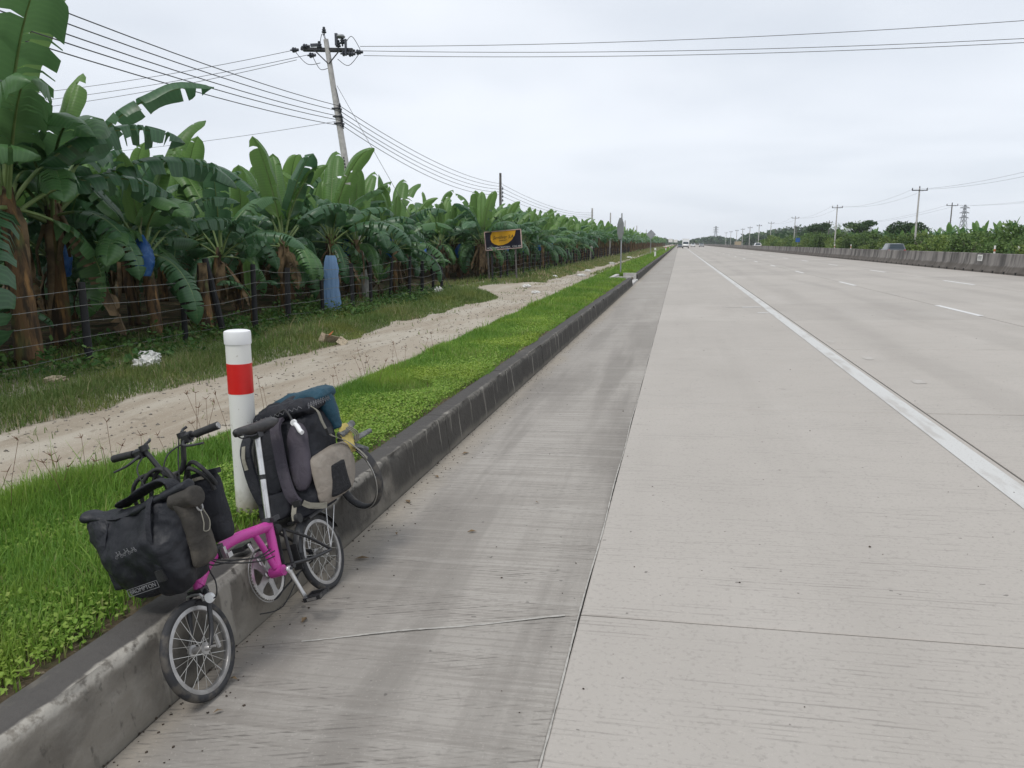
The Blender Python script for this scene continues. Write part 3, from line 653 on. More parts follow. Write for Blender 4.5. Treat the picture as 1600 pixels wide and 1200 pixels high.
def banana(x, y, hc, sc, seed, label, group, nl=9, tilt=0., yaw=None, far=False, name='banana_plant', young=2):
    r = random.Random(seed); z = float(zl(x, y)); t = empty(name, (x, y, z), r.uniform(0, 6.28) if yaw is None else yaw, label, 'banana plant', group)
    k = r.randrange(5) if not tilt else 3; s = hc/2.4
    link('pseudostem', STEMS[k], t, scale=(sc*1.05, sc*1.05, s)); top = Vector((SLEAN[k]*sc*1.05, 0, hc-.12))
    a = r.uniform(0, 6.28)
    for i in range(nl):
        a += 2.4+r.uniform(-.35, .35)
        if i < young: me, rx = LE[r.randrange(5)], r.uniform(-.08, .08)
        elif i < nl*.55: me, rx = LS[r.randrange(6)], r.uniform(-.12, .12)
        else: me, rx = LD[r.randrange(7)], r.uniform(-.12, .12)
        ls = sc*r.uniform(.86, 1.12)*(.8 if i == 0 else 1)
        link('leaf', me, t, (top.x+.05*math.cos(a), .05*math.sin(a), top.z-.025*i*sc), (0, rx, a), (ls, ls, ls))
    for i in range(2 if far else 3):
        a += 2.1; link('leaf', LD[r.randrange(3, 7)], t, (top.x*.9+.06*math.cos(a), .06*math.sin(a), hc*.86), (0, r.uniform(.35, .7), a), sc*r.uniform(.7, .9))
    if not far:
        for i in range(r.choice([1, 2, 2])): link('dead_leaf', DEAD[r.randrange(3)], t, (top.x*.9, 0, hc*r.uniform(.8, .95)), (0, 0, r.uniform(0, 6.28)), sc*r.uniform(.8, 1.1))
        for i in range(r.choice([1, 2, 3])): link('dry_leaf', DRY[r.randrange(4)], t, (top.x*.9, 0, hc*r.uniform(.72, .95)), (0, 0, r.uniform(0, 6.28)), sc*r.uniform(.8, 1.3))
    return t
# plants that read singly in the front row: x, y, crown height, size, label
FR = [(-11.3, 11.5, 3.2, 1.62, 'very tall banana plant with huge upright leaf in the front row', 13, 301, 3),
      (-12.5, 13.6, 3.1, 1.45, 'tall banana plant with ragged leaves behind the first black fence post', 13, 302, 1),
      (-11.25, 14.9, 2.15, 1.12, 'leaning banana plant spreading wide leaves over the fence by the blue bag', 11, 309, 2),
      (-11.6, 17.6, 2.1, .92, 'slender banana plant behind the leaning black fence post', 10, 304, 2),
      (-11.2, 20.6, 2.35, 1.08, 'broad banana plant arching torn leaves over the long pale blue plastic', 12, 305, 3),
      (-11.5, 24.6, 2.5, 1.12, 'banana plant with tall upright leaves just past the long blue plastic', 12, 306, 3)]
for (x, y, hc, sc, lb, nl, sd_, yg) in FR: banana(x, y, hc, sc, sd_, lb, None, nl, .3 if sd_ == 309 else 0, yaw=(2.6 if sd_ == 309 else None), young=yg)
cnt = 0; r2 = random.Random(21)
def gap_ok(x, y): return not (33.0 < y < 42.6 and x > -14.5)
ROWS = [(-11.5, 27.4, 96, 'banana plant in the front row close behind the wire fence', 'front row banana plants'),
        (-13.9, 13.5, 90, 'banana plant in the second row behind the fence', 'second row banana plants'),
        (-16.4, 16.5, 80, 'banana plant in the third row inside the plantation', 'inner row banana plants'),
        (-18.9, 19.0, 70, 'banana plant in the third row inside the plantation', 'inner row banana plants'),
        (-21.4, 22.0, 62, 'banana plant in the third row inside the plantation', 'inner row banana plants'),
        (-24.2, 25.0, 56, 'banana plant in the third row inside the plantation', 'inner row banana plants')]
inner = 'banana plant deep inside the plantation behind the first two rows'
for ri, (x0, y0, y1, lb, gp) in enumerate(ROWS):
    y = y0
    while y < y1:
        x = x0 + r2.uniform(-.55, .55)
        if gap_ok(x, y): 
            hc = r2.uniform(1.9, 2.5)+(.2 if ri else 0); banana(x, y+r2.uniform(-.3, .3), hc, r2.uniform(1.0, 1.28), 1000+cnt, inner if ri > 1 else lb, gp, r2.choice([10, 11, 12]) if y < 60 else 9, young=r2.choice([3, 3, 4, 4]), far=y > 50); cnt += 1
        y += 2.15 if y < 60 else 2.4
for k_, (x, y) in enumerate([(-11.6, 8.6), (-11.4, 6.2), (-11.7, 3.8), (-11.5, 1.4), (-14.0, 10.6), (-14.2, 8.0), (-13.8, 5.4), (-14.1, 2.8), (-16.5, 13.0), (-16.6, 10), (-16.4, 7), (-19, 15.5), (-19, 12.5), (-21.5, 18.5), (-24.3, 21)]): banana(x, y, 2.4, 1.2, 700+k_, 'banana plant of the plantation before the very tall front plant', 'banana plants before the tall plant', 9, far=True)
# a cut stem and leafy suckers at the fence
t = empty('banana_stump', (-10.75, 16.05, float(zl(-10.75, 16.05))), 0, 'cut brown banana stem without leaves beside leaning black post', 'banana stem'); link('pseudostem', STEMS[0], t, scale=(1.15, 1.15, .72)); link('dry_leaf', DRY[1], t, (0, 0, 1.6), (0, 0, 4.2), .8)
for (x, y, s, lb) in [(-10.9, 18.3, .62, 'young pale-stemmed banana sucker between two fence posts'), (-12.2, 11.7, .6, 'short banana sucker with drooping leaves beside the very tall plant'), (-11.2, 33.0, .8, 'young banana plant at the side track mouth'), (-10.95, 27.2, .55, 'small banana sucker beside the fence near white litter')]:
    t = empty('banana_sucker', (x, y, float(zl(x, y))), r2.uniform(0, 6), lb, 'banana sucker'); link('pseudostem', STEMS[1], t, scale=(s*.55, s*.55, s*.5))
    for i in range(6): link('leaf', (LE+LS+LD)[r2.randrange(18)], t, (.02, 0, 1.12*s), (0, r2.uniform(-.1, .1), i*2.4), s*r2.uniform(.55, .8))
# farther rows: one mesh a plant, three patterns shared
def far_plant(seed, nl=8):
    r = random.Random(seed); b = MB(); b.mat(2); b.tube([(0, 0, 0), (.03, 0, 1.2), (0, 0, 2.4)], lambda t: .13-.05*t, 6, False); a = r.uniform(0, 6)
    for i in range(nl):
        a += 2.4; yv = i < 2; th = R(84-i*8); bd = R(15+13*i); W = .34; L = 2.5*r.uniform(.85, 1.1); p = []; x = 0; z = 2.3
        M_ = Matrix.Rotation(a, 3, 'Z'); n = 7
        for k in range(n):
            t = k/(n-1); q = th-bd*t**1.3; w = W*(0.08 if t < .2 else min(1, (t-.15)*5))*max(.05, 1-max(0, t-.6)**2*5); nm = Vector((-math.sin(q), 0, math.cos(q)))
            for s in (-1, 0, 1): p.append(M_ @ (Vector((x, s*w, z))+nm*(abs(s)*w*.25)))
            x += math.cos(q)*L/n; z += math.sin(q)*L/n
        b.mat(1 if yv else (0 if i % 2 else 3)); b.add(p, [(k*3+j, k*3+j+1, k*3+j+4, k*3+j+3) for k in range(n-1) for j in range(2)])
    return b
FPB = [far_plant(i) for i in range(4)]; FM = [MAT['leaf'], MAT['leaf_young'], MAT['stem'], MAT['leaf_mid']]
FPM = []
for b in FPB:
    me = b.mesh('banana_plant', FM, True); me.uv_layers.new(name='UVMap'); FPM.append(me)
nfar = 0
for ri, x0 in enumerate((-11.5, -14, -16.5)):
    y = (96, 90, 80)[ri] + 1.5
    while y < 175:
        x = x0+r2.uniform(-.6, .6); o = link('banana_plant', FPM[r2.randrange(4)], None, (x, y, float(zl(x, y))), (0, 0, r2.uniform(0, 6.28)), r2.uniform(.95, 1.25))
        tag(o, 'banana plant far along the row where the plantation recedes', 'banana plant', 'receding banana plants'); nfar += 1; y += 2.6
V, Q, MI = [], [], []; base = 0
for x0 in (-11.5, -14, -17, -20, -24, -27, -30, -33.5, -37, -42):
    y = 176 if x0 > -17.5 else (72 if x0 > -21 else (58 if x0 > -25 else -x0))
    while y < 620:
        b = FPB[r2.randrange(4)]; a = r2.uniform(0, 6.28); s = r2.uniform(.95, 1.3); P = np.array(b.v); c, sn = math.cos(a), math.sin(a); x = x0+r2.uniform(-.8, .8)
        W_ = np.stack([(P[:, 0]*c-P[:, 1]*sn)*s+x, (P[:, 0]*sn+P[:, 1]*c)*s+y, P[:, 2]*s-.4], 1); V.append(W_); Q.append(np.array(b.f)+base); MI.append(np.array(b.m)); base += len(P); y += r2.uniform(2.4, 3.4)*(1 if y < 250 else 1.8)
me = np_mesh('banana_plantation', np.concatenate(V), np.concatenate(Q), FM, None, True, None, np.concatenate(MI)); me.uv_layers.new(name='UVMap')
tag(link('banana_plantation', me), 'far mass of banana plants running to the horizon', 'banana plants', kind='stuff')
# fruit bags
def bag(name, loc, w, h, mat, label, seed, group=None, flatten=1., ragged=0.):
    r = random.Random(seed); b = MB(); n = 36 if ragged else 18; rings = []; m_ = 16
    for i in range(m_+1):
        t = i/m_; q = w*(.18+.82*math.sin(min(1, t/.55)*math.pi/2)**.9)*(1-.42*max(0, (t-.6)/.4)**1.5*(0 if ragged else 1)); ring = []
        if ragged: q = w*(.50+.45*t**.5+.05*math.sin(t*8))
        for j in range(n):
            a = 2*math.pi*j/n; k = q*(1+.10*math.sin(3*a+t*(1.5 if ragged else 6)+seed)+r.gauss(0, .05)+(.05*math.sin(5*a+seed+2.2*t)+.05*math.sin(9*a+t*3) if ragged else 0)); ring.append((k*math.cos(a), k*math.sin(a)*flatten, h*(1-t)-(ragged*r.random() if i == m_ else 0)))
        rings.append(ring)
    b.loft(rings, cap=False); t = empty(name, loc, r.uniform(0, 6) if flatten == 1 else R(35), label, 'fruit bag', group); b.build('plastic_film', mat, t)
    MB().tube([(0, 0, h-.03), (.01, 0, h+.12), (-.03, .02, h+.35)], .014, 6).build('tie', MAT['petiole'], t); return t
bag('fruit_bag', (-10.95, 14.3, 1.12), .20, .85, MAT['blue'], 'crumpled blue plastic fruit bag hanging beside the leaning banana plant', 3)
bag('fruit_bag', (-12.7, 14.0, 1.1), .22, .8, MAT['blue'], 'blue fruit bag half hidden in shade behind the first fence post', 5)
bag('fruit_bag', (-10.62, 22.5, -.2), .27, 1.62, MAT['blue2'], 'long pale blue plastic sleeve hanging almost to the ground', 8, None, .5, .3)
for i, (x, y, z) in enumerate([(-11.9, 31.0, 1.2), (-13.0, 45.5, .9), (-12.2, 47.0, 1.1), (-12.0, 53.5, 1.0), (-12.1, 60, 1.1), (-11.8, 66, 1.15), (-12, 74, 1.1), (-13.2, 29.5, 1.3), (-12.4, 36.5, 1.0), (-13.2, 51, 1.0)]):
    bag('fruit_bag', (x, y, z), .27, .85, MAT['blue'], 'blue fruit bag hanging in the shade under banana leaves', 20+i, 'blue bags farther along the plantation')

# ================================================================== FENCE
FX = -10.3
fence = empty('wire_fence', (FX, 11.7, -.4), 0, 'barbed wire fence on black posts along the banana plantation', 'fence')
def fence_run(ys, seed, hmul=1.):
    r = random.Random(seed); tops = []
    for y in ys:
        x = FX + r.uniform(-.12, .12); z = float(zl(x, y)); h = r.uniform(1.42, 1.66)*hmul; lx, ly = r.gauss(0, .045), r.gauss(0, .04); rd = r.uniform(.055, .075)
        b = MB().tube([(x-FX, y-11.7, z-.1+.4), (x-FX+lx*.5, y-11.7+ly*.5, z+h*.5+.4), (x-FX+lx, y-11.7+ly, z+h+.4)], lambda t: rd*(1.05-.12*t), 9); b.build('post', MAT['post'], fence); tops.append((x, y, z, lx, ly, h))
    for k in range(5):
        f = .16+.19*k; pts = []
        for i, (x, y, z, lx, ly, h) in enumerate(tops):
            p = Vector((x-FX+lx*f+.075, y-11.7+ly*f, z+.4+h*f)); 
            if i: q = (pts[-1]+p)/2; q.z -= r.uniform(.0, .05); pts.append(q)
            pts.append(p)
        MB().tube(pts, .0055, 4, smooth=2).build('wire', MAT['wire'], fence)
        bb = MB()
        if ys[0] < 20:
            for i in range(0, len(pts)-1):
                for s in range(4):
                    c = pts[i].lerp(pts[i+1], s/4); bb.tube([c+Vector((0, 0, .022)), c-Vector((0, 0, .022))], .003, 3); 
            tag(bb.build('barbs', MAT['wire'], fence), kind='stuff')
fence_run([-.5, 2.6, 5.7, 8.8, 11.7, 14.7, 17.2, 19.0, 21.0, 23.6, 25.0, 26.7, 28.6, 30.3, 32.0, 33.2], 5)
fence_run([42.5+2.2*k for k in range(26)], 6, .95); fence_run([101+3.2*k for k in range(22)], 7, .95)
# a brace post leaning by the cut stem
b = MB().tube([(-10.45, 16.3, -.5), (-10.62, 16.22, .6), (-10.75, 16.15, 1.45)], .075, 9); tag(b.build('leaning_post', MAT['post']), 'black post leaning beside the cut brown banana stem', 'post')
# ================================================================== BOLLARD
t = empty('marker_post', (-2.3, 3.7, float(zl(-2.3, 3.7))), 0, 'white round marker post with red band standing in the verge grass', 'marker post'); rb = .0655
z0 = .3-t.location.z
MB().lathe([(rb, -.15), (rb, z0+.700)], 32).build('lower_tube', MAT['white_plastic'], t); MB().lathe([(rb+.001, z0+.700), (rb+.001, z0+.864)], 32).build('red_band', MAT['red_band'], t)
MB().lathe([(rb, z0+.864), (rb, z0+.975)], 32).build('upper_tube', MAT['white_plastic'], t)
MB().lathe([(rb+.004, z0+.968), (rb+.005, z0+.972), (rb+.005, z0+1.028), (rb+.002, z0+1.037), (rb-.012, z0+1.042), (0, z0+1.044)], 32).build('cap', MAT['white_cap'], t)
# ================================================================== SIGN BOARD
def text_mesh(body, size, mat, depth=.004, shear=0., align='CENTER', sx=1.):
    cu = bpy.data.curves.new('lettering', 'FONT'); cu.body = body; cu.size = size; cu.shear = shear; cu.align_x = align; cu.align_y = 'CENTER'; cu.extrude = depth/2
    o = bpy.data.objects.new('lettering', cu); C.objects.link(o); bpy.context.view_layer.update()
    me = bpy.data.meshes.new_from_object(o.evaluated_get(bpy.context.evaluated_depsgraph_get())); bpy.data.objects.remove(o); me.materials.clear(); me.materials.append(mat)
    if sx != 1: me.transform(Matrix.Diagonal((sx, 1, 1, 1)))
    return me
t = empty('plantation_sign', (-9.95, 44.0, -.35), R(-2), 'navy and yellow plantation name board on two posts beside the side track', 'sign')
tilt = Matrix.Rotation(R(-4.5), 3, 'Y')
def sg(x, z, y=0): v = tilt @ Vector((x, 0, z)); return (v.x, y, v.z+2.33)
bd = MB(); bd.add([sg(x, z, yy) for yy in (-.02, .02) for x, z in ((-1.08, -.52), (1.08, -.52), (1.08, .52), (-1.08, .52))], [(0,1,2,3),(7,6,5,4),(0,4,5,1),(1,5,6,2),(2,6,7,3),(3,7,4,0)]); bd.build('board', MAT['navy'], t, smooth=False)
fm = MB()
for a, c in (((-1.08,-.52),(1.08,-.52)),((1.08,-.52),(1.08,.52)),((1.08,.52),(-1.08,.52)),((-1.08,.52),(-1.08,-.52))): fm.bar(sg(*a, -.03), sg(*c, -.03), .05, .05)
fm.build('frame', MAT['sign_frame'], t, smooth=False)
yl = [(-.62, .49), (-.72, .30), (-.75, .08), (-.68, -.10), (-.52, -.22), (-.30, -.29), (-.02, -.29), (.28, -.20), (.52, -.03), (.70, .20), (.79, .49)]
MB().add([sg(x, z, -.026) for x, z in yl], [tuple(range(len(yl)))]).build('yellow_emblem', MAT['yellow'], t, smooth=False)
def put(me, x, z, name): o = link(name, me, t, sg(x, z, -.030)); o.rotation_euler = (R(90), R(4.5), 0); return o
RS = Matrix.Rotation(R(-4.5), 4, 'Y') @ Matrix.Rotation(R(90), 4, 'X')
for body, s, mt, x, z, sh, sx in [('Sentilver S.A.', .27, 'letter_k', .03, .15, .35, .88), ('EXPORT', .11, 'letter_k', -.02, -.035, .3, 1.1), ('HCDA.  SAN CRISTOBAL   COG 404', .135, 'letter_w', .02, -.42, 0, .96)]:
    o = link('lettering', text_mesh(body, s, MAT[mt], .004, sh, sx=sx), t); v = sg(x, z, -.032); o.matrix_local = Matrix.Translation(v) @ RS
for x, h in ((-.86, 2.0), (.80, 2.0)): MB().tube([(x, .06, -.2), (x-.05, .06, h*.5), (x-.1, .06, h)], .05, 8).build('support', MAT['pole_dark'], t)
# ================================================================== UTILITY POLES AND WIRES (left)
def insulator(s=1.): return [(0.0, -.10*s), (.018*s, -.10*s), (.018*s, -.05*s), (.055*s, -.045*s), (.06*s, -.02*s), (.03*s, 0), (.05*s, .01*s), (.052*s, .03*s), (.025*s, .05*s), (.035*s, .06*s), (.03*s, .09*s), (0, .1*s)]
PB, PT = Vector((-11.72, 28, -.45)), Vector((-13.06, 28.1, 9.2))
t = empty('utility_pole', PB, 0, 'tall leaning concrete utility pole with crossarms rising above the banana leaves', 'utility pole')
d = PT - PB; at = lambda f: d*f
MB().tube([Vector((0, 0, 0)), d], lambda q: .165-.075*q, 14).build('shaft', MAT['pole'], t)
ca = at(.968); MB().bar(ca+Vector((-1.05, 0, .03)), ca+Vector((1.0, 0, -.1)), .09, .10).bar(ca+Vector((-1.05, .2, .03)), ca+Vector((1.0, .2, -.1)), .09, .10).build('crossarm', MAT['iron'], t, smooth=False)
MB().bar(ca+Vector((-.55, -.05, 0)), at(.91)+Vector((-.02, -.1, 0)), .035).bar(ca+Vector((.55, -.05, -.07)), at(.91)+Vector((.02, -.1, 0)), .035).build('brace', MAT['iron'], t, smooth=False)
MB().tube([at(1), at(1)+Vector((-.05, 0, .18))], .012, 6).lathe(insulator(1.5), 12, tuple(at(1)+Vector((-.06, 0, .30)))).build('insulator', MAT['insul'], t)
for x, z, lie in [(-1.3, .0, 1), (-.62, -.22, 1), (-.85, .1, 1), (1.25, -.2, 1), (.7, -.22, 1), (.95, -.25, 1), (.45, .1, 0), (-.3, .1, 0), (.62, .2, 0)]:
    Mx = Matrix.Rotation(R(90), 3, 'Y') if lie else None; MB().lathe(insulator(1.7), 12, tuple(ca+Vector((x, -.02, z))), M=Mx).build('insulator', MAT['insul'], t)
MB().box(ca+Vector((.42, -.1, .26)), (.09, .1, .42)).box(ca+Vector((.78, -.1, -.02)), (.07, .08, .55)).box(ca+Vector((-.5, .1, .16)), (.4, .1, .1)).build('fuse_cutout', MAT['insul'], t, smooth=False)
MB().lathe([(0, -.06), (.13, -.05), (.17, 0), (.12, .06), (0, .07)], 14, tuple(ca+Vector((.58, -.06, .36)))).build('lamp_head', MAT['grey_metal'], t)
for k, (a, c, dz) in enumerate([((-1.3, 0, -.05), (-.3, 0, -.5), -.25), ((-.6, 0, -.25), (.0, 0, -.7), -.25), ((1.3, 0, -.2), (.4, 0, -.4), -.35), ((.7, 0, .1), (1.3, 0, -.1), .35), ((-.3, 0, .1), (0, 0, .1), .4)]):
    a, c = ca+Vector(a), ca+Vector(c); MB().tube([a, (a+c)/2+Vector((0, -.05, dz)), c], .012, 5, smooth=6).build('jumper_wire', MAT['cable'], t)
MB().tube([at(.82)+Vector((.12, -.06, 0)), at(.76)+Vector((.17, -.08, 0)), at(.70)+Vector((.15, -.08, 0))], .015, 5, smooth=4).build('conduit', MAT['iron'], t)
LV = [.755, .735, .715, .700, .680]
for f in LV: MB().lathe(insulator(.9), 10, tuple(at(f)+Vector((.16, -.06, 0)))).lathe(insulator(.9), 10, tuple(at(f)+Vector((.05, .16, -.03)))).build('spool_insulator', MAT['insul'], t)
MB().box(at(.715), (.30, .30, .05)).box(at(.745), (.29, .29, .05)).box(at(.69), (.30, .30, .05)).build('clamp_band', MAT['iron'], t, smooth=False)
for i in range(6): MB().box(at(.50+.012*i)+Vector((.02, -.135, 0)), (.05, .012, .06)).build('painted_number', MAT['letter_k'], t, smooth=False)
def small_pole(x, y, h, label, arms=1, lean=0., mat='pole', group=None, z0=None, sc=1.):
    z0 = float(zl(x, y)) if z0 is None else z0; t = empty('utility_pole', (x, y, z0), 0, label, 'utility pole', group)
    MB().tube([(0, 0, -.3), (lean, 0, h)], lambda q: (.15-.06*q)*sc, 9).build('shaft', MAT[mat], t)
    for k in range(arms):
        z = h*.965-k*.9; w = 1.05; MB().bar((lean-w, -.12, z), (lean+w, -.12, z), .09*sc, .11*sc).build('crossarm', MAT['iron'], t, smooth=False)
        for xx in (-w, w): MB().lathe(insulator(1.6*sc), 8, (lean+xx*.93, -.12, z+.18)).build('insulator', MAT['insul'], t)
        MB().lathe(insulator(1.6*sc), 8, (lean, 0, h+.1)).build('insulator', MAT['insul'], t)
    return t
small_pole(-13.9, 60.5, 7.5, 'dark utility pole sticking up from bananas behind the name board', 0, 0, 'pole_dark')
for k, z in enumerate((6.3, 6.0, 5.7, 5.4)): MB().lathe(insulator(1.2), 8, (.2, -.1, z)).build('spool_insulator', MAT['insul'], bpy.data.objects['utility_pole.001'])
for (x, y, h, lb) in [(-12.1, 110, 7.0, 'thin grey utility pole far along the plantation, first of the distant pair'), (-12.4, 143, 7.6, 'thin grey utility pole far along the plantation, second of the distant pair'), (-12.6, 185, 7.4, 'faint distant utility pole behind the octagonal sign'), (-12.8, 240, 7.4, 'distant utility pole above the plantation end'), (-12.8, 310, 7.4, 'very distant utility pole above the plantation end')]: small_pole(x, y, h, lb, 0, 0, 'pole', None, -.4, 1.25)
def wire(a, b, sag, label, r=.011, n=22, group=None):
    a, b = Vector(a), Vector(b); pts = []
    for i in range(n+1): s = i/n; p = a.lerp(b, s); p.z -= sag*4*s*(1-s); pts.append(p-a)
    o = MB().tube(pts, r, 5).build('overhead_wire', MAT['cable']); o.location = a; tag(o, label, 'wire', group); return o
for k, f in enumerate(LV):
    P = PB + at(f)
    wire(P+Vector((.1, -.1, 0)), (-6.7, -22, 6.75-.19*k), 1.15, 'low cable of the five-strand bundle left of the leaning pole', .012, 30, 'cable bundle left of the leaning pole')
    wire(P+Vector((.12, .1, 0)), (-13.7, 60.4, 6.35-.2*k), .55+.05*k, 'low cable of the bundle running along the plantation past the pole', .013, 24, 'cable bundle along the plantation')
for k in range(4): wire((-13.7, 60.5, 6.3-.3*k), (-12.1, 110, 6.0-.2*k), .7, 'thin cable between the distant plantation poles', .013, 16, 'distant plantation cables')
CA = PB + ca
for k, (dx, z1, z0_) in enumerate([(1.3, 9.05, 0), (1.3, 8.25, -.12), (1.3, 8.0, -.25)]):
    wire(CA+Vector((dx, .15*k, z0_)), (38, 30-.6*k, 9.75+(.95 if k == 0 else -.2*k)), .95, 'high thin wire crossing above the road from the leaning pole', .010, 40, 'wires crossing above the road')
for k in range(3): wire(CA+Vector((-1.35+.65*k*(k < 2), .1*k, -.15*k)), (-46, 33+k, 9.0-.25*k), .7, 'high thin wire running from the leaning pole over the plantation', .010, 30, 'wires over the plantation')
wire(PB+at(.70), (-46, 40, 6.9), .5, 'single lower wire running over the plantation from the leaning pole', .008)
wire(PB+at(.83)+Vector((.15, 0, 0)), (-8.6, 29.5, -.3), .0, 'straight guy wire stretched down from the leaning pole', .008)
# ================================================================== ROAD SIGNS AND DELINEATORS
t = empty('octagon_sign', (-2.85, 39.4, float(zl(-2.85, 39.4))), R(-68), 'back of octagonal road sign on grey post seen nearly edge on', 'road sign')
MB().tube([(0, 0, -.2), (0, 0, 3.0)], .035, 10).build('post', MAT['grey_metal'], t)
oc = [(.57*math.cos(R(22.5+45*k)), .57*math.sin(R(22.5+45*k))) for k in range(8)]
MB().add([(x, yy, z+2.25) for yy in (-.06, -.05) for x, z in oc], [tuple(range(8)), tuple(range(15, 7, -1))]+[(i, 8+i, 8+(i+1) % 8, (i+1) % 8) for i in range(8)]).build('plate', MAT['grey_metal'], t, smooth=False)
MB().box((0, -.042, 2.5), (.9, .02, .05)).box((0, -.042, 2.0), (.9, .02, .05)).build('bracket', MAT['grey_metal'], t, smooth=False)
t = empty('diamond_sign', (-3.64, 103, .1), R(4), 'back of grey diamond warning sign on a post farther along the verge', 'road sign')
MB().tube([(0, 0, -.2), (0, 0, 3.3)], .045, 8).build('post', MAT['grey_metal'], t)
MB().add([(x, yy, z+2.8) for yy in (-.07, -.06) for x, z in ((.62, 0), (0, .62), (-.62, 0), (0, -.62))], [(0,1,2,3), (7,6,5,4)]+[(i, 4+i, 4+(i+1) % 4, (i+1) % 4) for i in range(4)]).build('plate', MAT['grey_metal'], t, smooth=False)
def delineator(x, y, z, h, label, band='red_band', group=None, rad=.075):
    t = empty('delineator', (x, y, z), 0, label, 'delineator', group); MB().lathe([(rad, -.2), (rad, h*.62)], 12).build('lower_tube', MAT['white_plastic'], t)
    MB().lathe([(rad+.001, h*.62), (rad+.001, h*.78)], 12).build('band', MAT[band], t); MB().lathe([(rad, h*.78), (rad, h-.02), (rad*.6, h), (0, h)], 12).build('upper_tube', MAT['white_plastic'], t)
MAT['pale_band'] = flat('faded_green_band', (.30, .40, .22), .5)
for y, lb in [(84.7, 'white marker post on the grass verge beyond the octagonal sign'), (152, 'small distant marker post on the verge beyond the diamond sign'), (215, 'tiny distant marker post far along the verge'), (280, 'farthest tiny marker post on the verge')]: delineator(-2.5, y, .24, 1.05, lb, 'pale_band' if y < 100 else 'red_band', None, .1)
for (x, y, lb) in [(30.2, 84.5, 'orange-topped marker post behind the barrier near the white plaque'), (30.4, 79.5, 'white-topped marker post behind the barrier near the white plaque'), (30.2, 120, 'marker post behind the barrier left of the dark hatchback'), (30.2, 150, 'small marker post behind the barrier far from the dark hatchback'), (30.2, 165, 'smallest marker post behind the barrier toward the white car')]: delineator(x, y, .05, 1.5, lb, 'cardred', None, .09)
# ================================================================== BARRIER
bar = empty('concrete_barrier', (14.4, 36, .44), 0, 'long stained concrete safety barrier dividing the two carriageways', 'barrier')
BP = [(-.33, -.06), (-.33, .08), (-.31, .10), (-.15, .40), (-.105, .86), (-.09, .885), (.09, .885), (.105, .86), (.15, .40), (.31, .10), (.33, .08), (.33, -.06)]
def bar_piece(y0, y1): MB().loft([[(x, y, z) for x, z in BP] for y in (y0-36, y1-36)]).build('barrier_section', MAT['barrier'], bar, sharp=25)
y = 8.0
while y < 150: bar_piece(y+.012, y+4.988); y += 5
bar_piece(y, 900)
hm = MB().box((0, 0, 0), (.05, .13, .11)).mesh('drain_hole', MAT['hole'], False)
for y in np.arange(20.6, 90, 1.25): link('drain_hole', hm, bar, (-.318, y-36, .055))
MB().box((-.135, 41.6-36, .66), (.02, .62, .30)).build('white_plaque', MAT['white_plastic'], bar, smooth=False)
for z, w in ((.72, .44), (.66, .5), (.60, .4)): MB().box((-.148, 41.6-36, z), (.004, w, .022)).build('plaque_print', MAT['iron'], bar, smooth=False)
